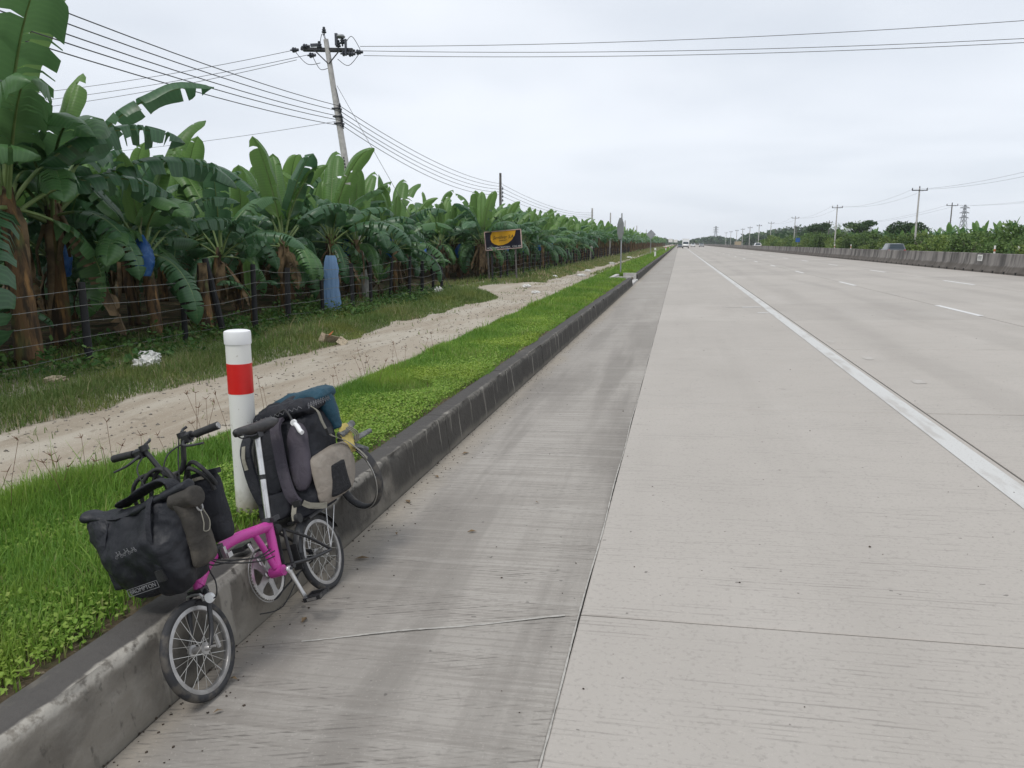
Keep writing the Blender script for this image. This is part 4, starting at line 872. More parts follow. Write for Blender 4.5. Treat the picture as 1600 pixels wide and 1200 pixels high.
# ================================================================== VEHICLES
MAT['glass'] = flat('car_glass', (.03, .045, .055), .08, var=.05); MAT['tyre'] = flat('tyre_rubber', (.022, .022, .024), .8, bump=.2); MAT['tail'] = flat('tail_lamp', (.45, .02, .015), .2); MAT['headl'] = flat('head_lamp', (.75, .76, .78), .15)
def carpaint(n, c, metal=0.): return flat(n, c, .28, metal, .04, 3)
MAT['car_dark'] = carpaint('dark_blue_grey_paint', (.10, .112, .125)); MAT['car_silver'] = carpaint('silver_paint', (.42, .42, .42), .3); MAT['car_white'] = carpaint('white_car_paint', (.75, .75, .74)); MAT['car_red'] = carpaint('dark_red_paint', (.12, .03, .03))
def car(name, loc, rzv, paint_m, label, L=4.2, W=1.74, Hh=1.5, style='hatch', rear=True):
    """lofted body: local +Y is the front"""
    t = empty(name, loc, rzv, label, 'car'); h2 = L/2; hw = W/2
    st = {'hatch': [(-h2, .62, .95), (-h2*.95, .45, 1.0), (-h2*.6, .3, 1.0), (0, .28, .98), (h2*.55, .28, .92), (h2*.9, .34, .78), (h2, .45, .62)], 'sedan': [(-h2, .55, .9), (-h2*.95, .42, .98), (-h2*.6, .3, .97), (0, .28, .95), (h2*.55, .28, .88), (h2*.9, .34, .74), (h2, .45, .6)]}[style]
    rings = []
    for (y, zb, zt) in st:
        k = 1-.12*(abs(y)/h2)**6; w = hw*k; rings.append([(-w*.9, y, zb-.06), (-w, y, zb+.08), (-w*1.0, y, (zb+zt)/2), (-w*.97, y, zt-.06), (-w*.88, y, zt), (w*.88, y, zt), (w*.97, y, zt-.06), (w, y, (zb+zt)/2), (w, y, zb+.08), (w*.9, y, zb-.06)])
    MB().loft(rings).build('body', paint_m, t, sharp=35)
    g0, g1, g2, g3 = ((-h2*.96, -h2*.80, h2*.05, h2*.48) if style == 'hatch' else (-h2*.72, -h2*.42, h2*.08, h2*.5))
    cab = [[(-hw*.9, g0, .96), (hw*.9, g0, .96)], [(-hw*.70, g1, Hh-.03), (hw*.70, g1, Hh-.03)], [(-hw*.72, g2, Hh), (hw*.72, g2, Hh)], [(-hw*.86, g3, .94), (hw*.86, g3, .94)]]
    b = MB(); v = [p for r_ in cab for p in r_]; b.add(v, [(0,1,3,2), (2,3,5,4), (4,5,7,6), (0,2,4,6), (1,7,5,3)]); b.build('cabin', paint_m, t, smooth=False)
    def inset(q, e, nrm, nm, mt):
        c = sum((Vector(p) for p in q), Vector())/len(q); MB().add([c+(Vector(p)-c)*e+Vector(nrm)*.012 for p in q], [tuple(range(len(q)))]).build(nm, mt, t, smooth=False)
    inset([v[0], v[1], v[3], v[2]], .84, (0, -1, .3), 'rear_window', MAT['glass']); inset([v[4], v[5], v[7], v[6]], .88, (0, .6, .6), 'windscreen', MAT['glass'])
    inset([v[0], v[2], v[4], v[6]], .84, (-1, 0, .2), 'side_window', MAT['glass']); inset([v[1], v[7], v[5], v[3]], .84, (1, 0, .2), 'side_window', MAT['glass'])
    for x in (-1, 1):
        for y in (-h2*.62, h2*.64):
            wv = MB().lathe([(.19, -.095), (.29, -.1), (.315, -.06), (.315, .06), (.29, .1), (.19, .095)], 20, (x*(hw-.1), y, .315), 'X').build('wheel', MAT['tyre'], t); MB().lathe([(0, -.07), (.19, -.08), (.19, .08), (0, .07)], 14, (x*(hw-.1), y, .315), 'X').build('rim', MAT['grey_metal'], wv)
        MB().box((x*hw*.78, -h2*.985, .82), (.2, .1, .2)).build('tail_light', MAT['tail'], t, sharp=30); MB().box((x*hw*.68, h2*.93, .66), (.36, .16, .14)).build('headlight', MAT['headl'], t)
        MB().box((x*(hw+.07), h2*.38, .98), (.16, .1, .12)).build('mirror', paint_m, t)
    MB().box((0, -h2*.99, .5), (W*.9, .12, .2)).build('bumper', MAT['iron'], t); MB().box((0, -h2-.012, .74), (.42, .02, .15)).build('number_plate', MAT['headl'], t); MB().box((0, h2*.97, .42), (W*.86, .14, .2)).build('bumper', MAT['iron'], t)
    return t
def orz(x): return .38 - (x-14.9)*.02192
car('hatchback', (20.3, 82, orz(20.3)), R(-3), MAT['car_dark'], 'dark grey hatchback driving behind the concrete barrier', 4.1, 1.78, 1.5)
car('hatchback', (19.2, 205, orz(19.2)), 0, MAT['car_white'], 'white hatchback driving behind the barrier farther off', 4.0, 1.8, 1.55)
car('sedan', (8.5, 315, rz(8.5)), R(180), MAT['car_silver'], 'distant silver sedan coming along the middle lane', 4.4, 1.8, 1.45, 'sedan')
car('hatchback', (5.5, 330, rz(5.5)), R(180), MAT['car_white'], 'distant white car coming along the first lane', 4.0, 1.75, 1.5)
car('sedan', (.3, 285, rz(.3)), R(180), MAT['car_dark'], 'distant dark car beside the white box truck', 4.4, 1.8, 1.45, 'sedan')
t = empty('box_truck', (2.0, 258, rz(2.0)), R(180), 'distant white box truck coming toward the camera', 'truck')
MB().box((0, -1.3, 1.95), (2.2, 4.2, 2.3)).build('cargo_box', MAT['car_white'], t, smooth=False)
MB().loft([[(-w, y, .55), (w, y, .55), (w, y, z-.1), (w*.9, y, z), (-w*.9, y, z), (-w, y, z-.1)] for y, w, z in ((1.0, .98, 2.2), (1.7, .98, 2.2), (2.45, .95, 1.35), (2.6, .9, 1.1))]).build('cab', MAT['car_white'], t, sharp=30)
MB().add([(-.82, 1.85, 2.08), (.82, 1.85, 2.08), (.84, 2.46, 1.42), (-.84, 2.46, 1.42)], [(0,1,2,3)]).build('windscreen', MAT['glass'], t, smooth=False); MB().box((0, 2.58, .62), (1.8, .14, .3)).build('bumper', MAT['iron'], t)
for x in (-1, 1):
    for y in (1.7, -2.2): MB().lathe([(.2, -.11), (.36, -.12), (.38, .0), (.36, .12), (.2, .11)], 16, (x*.85, y, .38), 'X').build('wheel', MAT['tyre'], t)
    MB().box((x*.72, 2.56, .92), (.32, .1, .2)).build('headlight', MAT['headl'], t)
t = empty('pickup_truck', (18.6, 265, orz(18.6)), 0, 'distant pale loaded pickup behind the barrier', 'pickup')
MB().box((0, -1.2, 1.3), (1.9, 2.6, 1.4)).build('load', MAT['card'], t); MB().loft([[(-.85, y, .4), (.85, y, .4), (.8, y, z), (-.8, y, z)] for y, z in ((-2.4, .95), (.2, .95), (.3, 1.65), (1.3, 1.65), (1.7, 1.0), (2.5, .9))]).build('body', MAT['car_silver'], t, sharp=30)
for x in (-1, 1):
    for y in (-1.6, 1.7): MB().lathe([(.2, -.1), (.33, -.1), (.35, 0), (.33, .1), (.2, .1)], 14, (x*.8, y, .35), 'X').build('wheel', MAT['tyre'], t)
# ================================================================== RIGHT-HAND GREENERY
def crown_mat(n, a, b): 
    m = Mt(n, a, .6, 0, .25); v = m.attr('var'); m.mix(m.ramp(v, .2, .9), b); m.val(m.rnd(), .75, 1.2); m.translucent(.25); return m.done()
MAT['shrub1'] = crown_mat('shrub_leaf', (.065, .125, .03), (.135, .21, .055)); MAT['shrub2'] = crown_mat('yellow_green_shrub_leaf', (.12, .185, .04), (.20, .265, .07)); MAT['treeleaf'] = crown_mat('tree_leaf', (.03, .07, .025), (.065, .115, .035)); MAT['bark'] = flat('bark', (.10, .08, .06), .9, bump=.5)
def crown_mesh(name, lobes, n, s, mat, seed, flat_=.9):
    g = np.random.default_rng(seed); P = []; w = np.array([l[3]*l[4] for l in lobes]); w = w/w.sum()
    for l, k in zip(lobes, (w*n).astype(int)):
        d = g.normal(size=(k, 3)); d /= np.linalg.norm(d, axis=1)[:, None]; rr = g.random(k)**.35; P.append(np.stack([l[0]+d[:, 0]*l[3]*rr, l[1]+d[:, 1]*l[3]*rr, l[2]+d[:, 2]*l[4]*rr], 1))
    P = np.concatenate(P); k = len(P); u = g.normal(size=(k, 3)); u /= np.linalg.norm(u, axis=1)[:, None]; v = np.cross(u, g.normal(size=(k, 3))); v /= np.linalg.norm(v, axis=1)[:, None]; S = s*(.6+.8*g.random(k))[:, None]
    V = np.stack([P-u*S*.5, P+v*S*.3, P+u*S*.5, P-v*S*.3], 1); b = np.arange(k)*4
    return np_mesh(name, V.reshape(-1, 3), np.stack([b, b+1, b+2, b+3], 1), mat, {'var': np.repeat(g.random(k), 4)})
def rlobes(seed, w, h, n, up=.35):
    r = random.Random(seed); return [(r.uniform(-w, w)*.6, r.uniform(-w, w)*.5, h*(up+(.95-up)*r.random())-.15*h, w*r.uniform(.3, .5), h*r.uniform(.2, .34)) for _ in range(n)]+[(0, 0, h*.3, w*.75, h*.34)]
SH = [crown_mesh('foliage', rlobes(i, 2.6, 3.2, 9, .3), 2300, .30, MAT['shrub2' if i % 3 == 2 else 'shrub1'], i) for i in range(6)]
stick = MB()
for k in range(5): a = k*1.3; stick.tube([(0, 0, -.2), (.5*math.cos(a), .5*math.sin(a), 1.2), (1.1*math.cos(a), 1.1*math.sin(a), 2.3)], lambda t: .06-.035*t, 5)
stickm = stick.mesh('branches', MAT['bark'])
r2 = random.Random(9); k = 0
def shrub(x, y, s, lab, grp):
    global k
    t = empty('shrub', (x, y, -.4), r2.uniform(0, 6.28), lab, 'shrub', grp); o = link('foliage', SH[r2.randrange(6)], t, scale=(s*r2.uniform(.9, 1.3), s, s*r2.uniform(.75, 1.15))); link('branches', stickm, t, scale=s); k += 1
y = 62
while y < 330:
    shrub(33.5+r2.uniform(-.8, 1.2), y, r2.uniform(.85, 1.1)*(1+y*.0008), 'bushy green shrub in the hedge across the opposite carriageway', 'hedge shrubs across the road'); y += r2.uniform(2.6, 3.8)*(1+y*.002)
y = 75
while y < 330:
    shrub(38+r2.uniform(-1, 1.5), y, r2.uniform(1.0, 1.3)*(1+y*.0005), 'taller shrub behind the roadside hedge across the road', 'back hedge shrubs'); y += r2.uniform(4.5, 7)*(1+y*.002)
for y in np.arange(72, 300, 3.4):
    x = 43+r2.uniform(-2, 2.5); o = link('banana_plant', FPM[r2.randrange(4)], None, (x, float(y), -.45), (0, 0, r2.uniform(0, 6.28)), r2.uniform(1.05, 1.35)); tag(o, 'banana plant showing above the hedge across the road', 'banana plant', 'banana plants across the road')
def tree(x, y, h, w, lab, seed, umb=False, s=.5):
    t = empty('tree', (x, y, -.5), 0, lab, 'tree'); r = random.Random(seed); b = MB(); b.tube([(0, 0, -.2), (.1, 0, h*.35), (.0, .1, h*.6)], lambda q: .24-.12*q, 8)
    for q in range(5): a = q*1.27+r.random(); b.tube([(.0, .05, h*.45), (w*.3*math.cos(a), w*.3*math.sin(a), h*.65), (w*.6*math.cos(a), w*.6*math.sin(a), h*.8)], lambda q_: .11-.08*q_, 5)
    b.build('trunk', MAT['bark'], t)
    lob = [(w*.65*math.cos(q*.9)*r.uniform(.3, 1), w*.65*math.sin(q*.9)*r.uniform(.3, 1), h*(.78 if umb else .62)+r.uniform(-.08, .15)*h, w*r.uniform(.28, .42), h*(.10 if umb else .2)) for q in range(9)]
    link('crown', crown_mesh('crown', lob, 1900, s, MAT['treeleaf'], seed), t)
tree(43, 205, 7.6, 4.2, 'dark spreading tree above the hedge beside the slender bamboo', 3, True); tree(44, 168, 7.0, 4.6, 'dark round-topped tree above the hedge nearest the dark hatchback', 4); tree(47, 187, 6.6, 3.8, 'smaller dark tree above the hedge between two larger trees', 5); tree(40, 245, 8.4, 4.2, 'dark umbrella-shaped tree farther along the hedge', 6, True); tree(52, 320, 9, 6, 'distant dark tree beyond the hedge end', 7, False, .8)
t = empty('bamboo_clump', (36.5, 192, -.45), 0, 'feathery bamboo clump spreading above the hedge beside a pole', 'bamboo'); bb = MB(); gl = []
for q in range(16):
    a = q*2.4; l = 4+r2.random()*3.2; e = [(0, 0, 0), (l*.10*math.cos(a), l*.1*math.sin(a), l*.6), (l*.32*math.cos(a), l*.32*math.sin(a), l*.95), (l*.55*math.cos(a), l*.55*math.sin(a), l*.98)]; bb.tube(e, lambda q_: .035-.025*q_, 4, smooth=3)
    for s_ in np.linspace(.45, 1, 26): p = catmull([Vector(z) for z in e], 8)[int(s_*24)]; gl.append((p.x+r2.gauss(0, .18), p.y+r2.gauss(0, .18), p.z+r2.gauss(0, .15)))
bb.build('canes', MAT['petiole'], t); lv = leaves('foliage', np.array(gl), np.full(len(gl), .5), MAT['shrub1'], .5, 4, .35); lv.parent = t
# poles across the road
for (x, y, h, lb, am, mt) in [(33.5, 123.5, 9.9, 'tall pale concrete pole with crossarm behind the dark hatchback', 1, 'pole'), (31.6, 173, 9.6, 'pale concrete pole with crossarm by the feathery bamboo', 1, 'pole'), (52.9, 172, 9.8, 'dark wooden pole with crossarm beyond the hedge', 1, 'pole_dark'), (33.7, 248, 9.8, 'pale pole with crossarm past the umbrella-shaped tree', 1, 'pole'), (33.6, 310, 9.8, 'distant pale pole beyond the umbrella-shaped tree', 1, 'pole')]: small_pole(x, y, h, lb, am, 0, mt, None, -.3, 1.1)
for y in (355, 400, 445, 490, 545, 600): small_pole(33.6, y, 9.8, 'tiny pale pole in the receding line across the road', 1, 0, 'pole', 'receding poles across the road', -.3, 1.5)
for y in (300, 380, 460): small_pole(52.5, y, 9.8, 'tiny dark pole in the line beyond the hedge', 1, 0, 'pole_dark', 'receding dark poles beyond the hedge', -.3, 1.4)
PR = [(33.5, 123.5), (31.6, 173), (33.7, 248), (33.6, 310)]
for (a, c) in zip(PR[:-1], PR[1:]):
    for dx in (-1, 1): wire((a[0]+dx, a[1]-.1, 9.4), (c[0]+dx, c[1]-.1, 9.3), 1.0, 'thin wire between the pale poles across the road', .012, 16, 'wires between the pale poles')
for dx in (-1, 1): wire((33.5+dx, 123.4, 9.4), (34+dx, 62, 9.6), .9, 'thin wire leaving the tall pale pole toward the near end of the hedge', .012, 20, 'wires before the tall pale pole'); wire((52.9+dx, 171.9, 9.2), (54+dx, 95, 9.6), 1.2, 'thin wire leaving the dark wooden pole beyond the hedge', .012, 16, 'wires of the dark wooden pole'); wire((52.9+dx, 171.9, 9.2), (52.5+dx, 300, 9.2), 1.6, 'thin wire between the dark poles beyond the hedge', .014, 16, 'wires between the dark poles')
# lattice pylons
MAT['lattice'] = flat('lattice_steel', (.34, .35, .37), .6, .3)
def pylon(x, y, h, lab, w=3.2):
    t = empty('power_pylon', (x, y, -.6), R(20), lab, 'pylon'); b = MB(); q = .16*h/30; half = lambda s: w*(1-s)**1.2+.45
    for a in (-1, 1):
        for c in (-1, 1): b.tube([(a*half(s), c*half(s), s*h) for s in (0, .2, .4, .6, .8, 1)], q, 4)
    ss = [0, .15, .3, .43, .55, .66, .76, .85, .93, 1]
    for s0, s1 in zip(ss[:-1], ss[1:]):
        for fx in (-1, 1):
            b.bar((fx*half(s0), -half(s0), s0*h), (fx*half(s1), half(s1), s1*h), q*1.2); b.bar((fx*half(s0), half(s0), s0*h), (fx*half(s1), -half(s1), s1*h), q*1.2); b.bar((-half(s0), fx*half(s0), s0*h), (half(s1), fx*half(s1), s1*h), q*1.2); b.bar((half(s0), fx*half(s0), s0*h), (-half(s1), fx*half(s1), s1*h), q*1.2)
    b.build('lattice_tower', MAT['lattice'], t, smooth=False)
    for s in (.68, .80, .92):
        MB().bar((-4.2, 0, s*h), (4.2, 0, s*h), q*3).bar((-4.2, 0, s*h), (0, 0, s*h+1.5), q*2).bar((4.2, 0, s*h), (0, 0, s*h+1.5), q*2).build('crossarm', MAT['lattice'], t, smooth=False)
pylon(225, 700, 33, 'grey lattice pylon beyond the hedge between the pale and dark poles'); pylon(50, 1150, 26, 'faint distant lattice pylon above the end of the road', 3); pylon(190, 860, 24, 'small faint lattice pylon beyond the dark round-topped tree', 2.6)
# wooded rise at the horizon
g = np.random.default_rng(3); V = []; Q = []; base = 0
def ridge(x0, x1, y0, h, n, s):
    global base
    for i in range(n):
        x = x0+(x1-x0)*g.random(); f = (x-x0)/(x1-x0); yy = y0+g.normal()*18; hh = h(f)*g.uniform(.75, 1.1); z = -.6+hh*g.random()**.7; u = g.normal(size=3); u /= np.linalg.norm(u); v = np.cross(u, g.normal(size=3)); v /= np.linalg.norm(v); q = s*g.uniform(.6, 1.3); p = np.array([x, yy, z])
        V.append(np.stack([p-u*q, p+v*q*.7, p+u*q, p-v*q*.7])); Q.append([base, base+1, base+2, base+3]); base += 4
ridge(-160, 120, 1150, lambda f: 8+3*math.sin(f*19), 4200, 2.6); ridge(60, 260, 800, lambda f: 9+9*math.exp(-((f-.30)/.2)**2), 4200, 2.2); ridge(45, 130, 420, lambda f: 6+1.5*math.sin(f*13), 2600, 1.4); ridge(120, 520, 900, lambda f: 9+3*math.sin(f*15), 4200, 2.6)
me = np_mesh('far_woods', np.concatenate(V), np.array(Q), MAT['treeleaf'], {'var': np.repeat(g.random(len(Q)), 4)}); tag(link('far_woods', me), 'dark wooded rise along the horizon', 'woods', kind='stuff')
# distant gantry signs at the road end
for x, y, w, lb in [(-4.6, 420, 2.2, 'tiny pale roadside board at the far end of the verge'), (-2.5, 520, 2.6, 'tiny pale board beside the far road')]:
    t = empty('roadside_board', (x, y, -.2), 0, lb, 'sign'); MB().box((0, 0, 3.3), (w, .1, 1.8)).build('board', MAT['white_plastic'], t, smooth=False); MB().box((-.6, .1, 1.2), (.12, .12, 2.6)).box((.6, .1, 1.2), (.12, .12, 2.6)).build('posts', MAT['iron'], t, smooth=False)
t = empty('blue_road_sign', (30.6, 218, 0), 0, 'small blue road sign on a post in front of the hedge', 'road sign'); MAT['sign_blue'] = flat('sign_blue', (.02, .10, .35), .5); MB().box((0, 0, 2.6), (1.1, .04, 1.1)).build('plate', MAT['sign_blue'], t, smooth=False); MB().box((0, .06, 1.3), (.08, .06, 2.7)).build('post', MAT['grey_metal'], t, smooth=False)
# ================================================================== LITTER
def crumple(name, loc, s, mat, label, seed, flat_=.5, group=None, cat='litter'):
    bm = bmesh.new(); bmesh.ops.create_icosphere(bm, subdivisions=4, radius=1); r = random.Random(seed); ph = [r.uniform(0, 6) for _ in range(6)]
    for v in bm.verts:
        c = v.co.copy(); q = 1+.34*abs(math.sin(c.x*4+ph[0]+2*c.y))-.30*abs(math.sin(c.y*5+ph[1]-3*c.z))+.22*abs(math.sin(c.z*6+c.x*5+ph[2]))-.15*abs(math.sin(c.x*11+c.y*9+ph[3]))+r.uniform(-.05, .05); v.co = c*q*s; v.co.z *= flat_
    me = bpy.data.meshes.new(name); bm.to_mesh(me); bm.free(); me.materials.append(mat); o = link(name, me, None, loc, (0, 0, r.random()*6)); tag(o, label, cat, group); return o
def onl(x, y, dz): return (x, y, float(zl(x, y))+dz)
crumple('plastic_bag', onl(-8.75, 11.3, .09), .19, MAT['litter'], 'crumpled white plastic bag in the rough grass by the track', 1, .7)
crumple('plastic_bag', onl(-9.1, 11.8, .14), .16, MAT['litter'], 'smaller white plastic scrap behind the crumpled bag', 2, .6)
crumple('paper_scrap', onl(-8.35, 10.9, .03), .06, MAT['litter'], 'tiny white scrap at the grass edge below the crumpled bag', 3, .5)
crumple('plastic_bag', onl(-9.3, 29.5, .22), .17, MAT['litter'], 'white plastic sheet caught in tall grass near the track bend', 4, .9)
crumple('rag_heap', onl(-9.4, 10.0, .05), .14, MAT['card'], 'pale brown rags lying in weeds under the very tall plant', 5, .35)
for i, (x, y, s) in enumerate([(-7.6, 39.1, .2), (-6.3, 34.5, .17), (-6.5, 53.2, .25), (-7.1, 62, .22), (-7.0, 84, .3), (-7.3, 118, .35), (-8.9, 95, .3), (-7.9, 50, .18)]): crumple('paper_scrap', onl(x, y, s*.2), s, MAT['litter'], 'white scrap of litter lying on the dirt track', 30+i, .45, 'white litter along the track')
t = empty('cardboard_box', onl(-7.45, 15.75, 0), R(25), 'torn cardboard box with orange print at the edge of the track', 'cardboard'); r2 = random.Random(3)
for i, (c, d, rx, ry, mt) in enumerate([((0, 0, .10), (.36, .012, .26), .7, .25, 'card'), ((.20, -.12, .07), (.26, .01, .20), -.9, -.4, 'card'), ((-.06, -.02, .22), (.20, .01, .13), .9, .5, 'cardred'), ((-.18, .1, .12), (.22, .01, .22), .3, -.5, 'card'), ((.1, .12, .03), (.34, .01, .2), 1.45, .1, 'card')]):
    MB().box((0, 0, 0), d).build('panel', MAT[mt], t, smooth=False, loc=c, rot=(rx, ry, i*1.1))
def litter_leaf(x, y, s, a, k): 
    o = MB().add([(-s, 0, 0), (0, s*.4, .012), (s, 0, .004), (0, -s*.4, .010)], [(0,1,2,3)]).build('dead_leaf', MAT['dry'], None, smooth=False, loc=(x, y, rz(x)+.006), rot=(0, .1, a)); tag(o, 'small dead leaf lying on the gutter concrete', 'leaf', 'dead leaves in the gutter')
for k, (x, y) in enumerate([(-1.75, 2.62), (-1.7, 3.15), (-1.72, 3.9), (-1.66, 4.3), (-1.2, 4.4), (-1.8, 4.9), (-1.68, 2.4), (-1.78, 5.5), (-1.74, 6.2), (-.9, 5.0)]): litter_leaf(x, y, .02+.012*(k % 3), k*1.7, k)

# ================================================================== HAZE
hz = Mt('haze_air', (1, 1, 1)); hz.t.nodes.remove(hz.b); pv = hz.n('ShaderNodeVolumePrincipled'); pv.inputs['Color'].default_value = (.93, .96, 1, 1); pv.inputs['Density'].default_value = .00018; pv.inputs['Anisotropy'].default_value = .2; hz.l(pv.outputs[0], hz.out.inputs['Volume'])
tag(MB().box((0, 900, 21), (2400, 2600, 45.8)).build('haze', hz.m, smooth=False), 'thin pale haze over the whole plain', 'haze', kind='stuff')

# ================================================================== FOLDING BICYCLE AND ITS LUGGAGE
BY, BL = R(1.8), R(19.5)
bh = Vector((-math.sin(BY), -math.cos(BY), 0)); bnl = Vector((math.cos(BY), -math.sin(BY), 0)); UP = Vector((0, 0, 1))
bup = UP*math.cos(BL)-bnl*math.sin(BL); bn = bnl*math.cos(BL)+UP*math.sin(BL)
RC = Vector((-1.792, 3.541, .193)) - bup*.2016
BM = Matrix(((bh.x, bn.x, bup.x, RC.x), (bh.y, bn.y, bup.y, RC.y), (bh.z, bn.z, bup.z, RC.z), (0, 0, 0, 1)))   # local x forward, y left, z up
m = Mt('pink_frame_paint', (.50, .045, .30), .32); m.lay((.38, .05, .22), 14, .5, .72, 5, amt=.6); m.lay((.16, .07, .10), 60, .66, .72, 3, amt=.6); m.roughness(m.noise(20, 4), .22, .55); MAT['pink'] = m.done()
m = Mt('black_frame_paint', (.018, .018, .020), .4); m.lay((.09, .085, .075), 18, .6, .72, 4, amt=.6); MAT['blackp'] = m.done()
MAT['silver'] = flat('polished_alloy', (.62, .61, .60), .3, .9, .12, 16); MAT['alloy'] = flat('dull_alloy', (.48, .47, .46), .42, .7, .15, 16); MAT['spoke'] = flat('spoke_steel', (.62, .61, .58), .35, .7)
MAT['rubber'] = flat('black_rubber', (.018, .018, .019), .65, var=.2, scale=40, bump=.3)
m = Mt('dusty_tyre', (.028, .028, .030), .8); m.lay((.12, .105, .085), 16, .48, .66, 5, amt=.6); m.bump(m.noise(70, 2), .4, .003); MAT['tyre_d'] = m.done()
m = Mt('black_saddle', (.022, .021, .022), .5); m.lay((.075, .068, .06), 12, .5, .7, 5, amt=.6); MAT['saddle'] = m.done()
def cloth(n, c, dust, rough=.75, amt=.4, sc=9, weave=220):
    m = Mt(n, c, rough, 0, .35); m.lay(dust, sc, .48, .72, 5, amt=amt); m.lay(tuple(k*.5 for k in c), sc*.6, .5, .7, 4, amt=.4, loc=(3, 1, 0)); m.bump(m.noise(sc*1.2, 4, dist=1.2), .55, .02); m.bump(m.noise(weave, 2), .25, .002); return m.done()
MAT['tarp'] = cloth('black_tarpaulin', (.010, .011, .015), (.045, .045, .05), .5, .4, 5, 150)
MAT['tarp_dusty'] = cloth('dusty_tarpaulin', (.040, .036, .031), (.105, .092, .074), .8, .7, 9)
MAT['nylon_k'] = cloth('black_nylon', (.013, .014, .019), (.035, .035, .042), .7, .5, 8)
MAT['nylon_g'] = cloth('slate_nylon', (.060, .052, .066), (.085, .078, .088), .8, .5, 10)
MAT['nylon_t'] = cloth('teal_nylon', (.012, .055, .085), (.03, .09, .13), .6, .5, 12)
MAT['mesh_b'] = cloth('beige_mesh', (.235, .205, .172), (.32, .29, .25), .9, .5, 12, 330)
MAT['patch'] = cloth('black_patch', (.010, .010, .012), (.04, .04, .045), .8, .4, 60)
MAT['webbing'] = cloth('khaki_webbing', (.26, .245, .20), (.34, .32, .27), .85, .5, 12, 300)
MAT['yellow_soft'] = flat('yellow_sole', (.50, .40, .12), .7, var=.2); MAT['grey_soft'] = flat('grey_sole', (.16, .165, .165), .8, var=.25, scale=30); MAT['print'] = flat('pale_print', (.20, .20, .21), .7)
bike = empty('folding_bicycle', matrix=BM, label='pink folding bicycle loaded with bags leaning over the kerb against marker post', cat='bicycle')
def part(b, name, mat, parent=None, **k): return b.build(name, MAT[mat], parent or bike, **k)
def wheel(u, w=.2016):
    r_ = part(MB().lathe([(.154, -.009), (.156, -.0125), (.168, -.0125), (.1755, -.0105), (.1755, .0105), (.168, .0125), (.156, .0125), (.154, .009)], 56, (u, 0, w), 'Y', True), 'wheel', 'alloy')
    tp = [(.1845+.0172*math.cos(a), .0172*math.sin(a)) for a in [2*math.pi*k/14 for k in range(14)]]
    part(MB().lathe(tp, 64, (u, 0, w), 'Y', True), 'tyre', 'tyre_d', r_, sharp=None)
    part(MB().lathe([(.008, -.055), (.011, -.05), (.011, -.034), (.024, -.033), (.024, -.028), (.014, -.024), (.014, .024), (.024, .028), (.024, .033), (.011, .034), (.011, .05), (.008, .055)], 18, (u, 0, w), 'Y'), 'hub', 'alloy', r_)
    for k in range(24):
        s = 1 if k % 2 else -1; a = 2*math.pi*k/24; a0 = a+(.95 if (k//2) % 2 else -.95)
        part(MB().tube([(u+.021*math.cos(a0), s*.030, w+.021*math.sin(a0)), (u+.156*math.cos(a), s*.003, w+.156*math.sin(a))], .00125, 4), 'spoke', 'spoke', r_)
    return r_
wheel(0.0); wf = wheel(1.026)
# main frame
part(MB().tube([(.905, 0, .425), (.84, 0, .470), (.76, 0, .500), (.66, 0, .512), (.56, 0, .508), (.45, 0, .492), (.345, 0, .478)], .0250, 14, smooth=5), 'main_tube', 'pink')
part(MB().tube([(.328, 0, .505), (.34, 0, .455), (.392, 0, .252)], .0225, 14), 'seat_tube', 'pink'); part(MB().tube([(.455, 0, .480), (.43, 0, .40), (.402, 0, .285)], .0150, 10, smooth=4), 'frame_brace', 'pink')
part(MB().lathe([(.026, -.036), (.026, .036)], 18, (.392, 0, .262), 'Y'), 'bottom_bracket', 'pink'); part(MB().tube([(.890, 0, .475), (.915, 0, .385)], .021, 14), 'head_tube', 'pink')
hg = part(MB().box((.735, .0, .505), (.045, .058, .058)), 'frame_hinge', 'blackp'); part(MB().box((.735, .038, .495), (.016, .022, .05)).box((.725, .052, .478), (.03, .012, .022)), 'hinge_clamp', 'alloy', hg)
# rear frame
for s in (-1, 1):
    part(MB().tube([(.262, s*.024, .425), (.13, s*.046, .325), (0, s*.058, .205)], .0075, 8, smooth=4), 'seat_stay', 'blackp'); part(MB().tube([(.302, s*.032, .258), (.16, s*.048, .222), (0, s*.058, .200)], .009, 8, smooth=4), 'chain_stay', 'blackp')
part(MB().tube([(.262, .020, .428), (.298, .026, .262)], .0085, 8).tube([(.262, -.020, .428), (.298, -.026, .262)], .0085, 8).tube([(.262, -.024, .425), (.262, .024, .425)], .008, 8), 'rear_frame', 'blackp')
part(MB().tube([(.31, -.03, .25), (.31, .04, .25)], .013, 10), 'pivot', 'blackp'); part(MB().lathe([(.012, -.028), (.024, -.02), (.024, .02), (.012, .028)], 16, (.292, 0, .44), 'X'), 'suspension_block', 'rubber')
mg = MB(); arc = [R(a) for a in range(20, 170, 8)]
mg.loft([[(.218*math.cos(a)+x*math.cos(a), yv, .2016+.218*math.sin(a)+x*math.sin(a)) for yv, x in ((-.026, -.012), (-.018, 0), (0, .005), (.018, 0), (.026, -.012))] for a in arc], closed=False); part(mg, 'rear_mudguard', 'blackp')
part(MB().add([(.225, -.024, .20), (.225, .024, .20), (.21, .024, .33), (.21, -.024, .33), (.232, -.024, .20), (.232, .024, .20), (.217, .024, .33), (.217, -.024, .33)], [(0,1,2,3),(7,6,5,4),(0,4,5,1),(2,6,7,3),(1,5,6,2),(0,3,7,4)]), 'mud_flap', 'rubber', smooth=False)
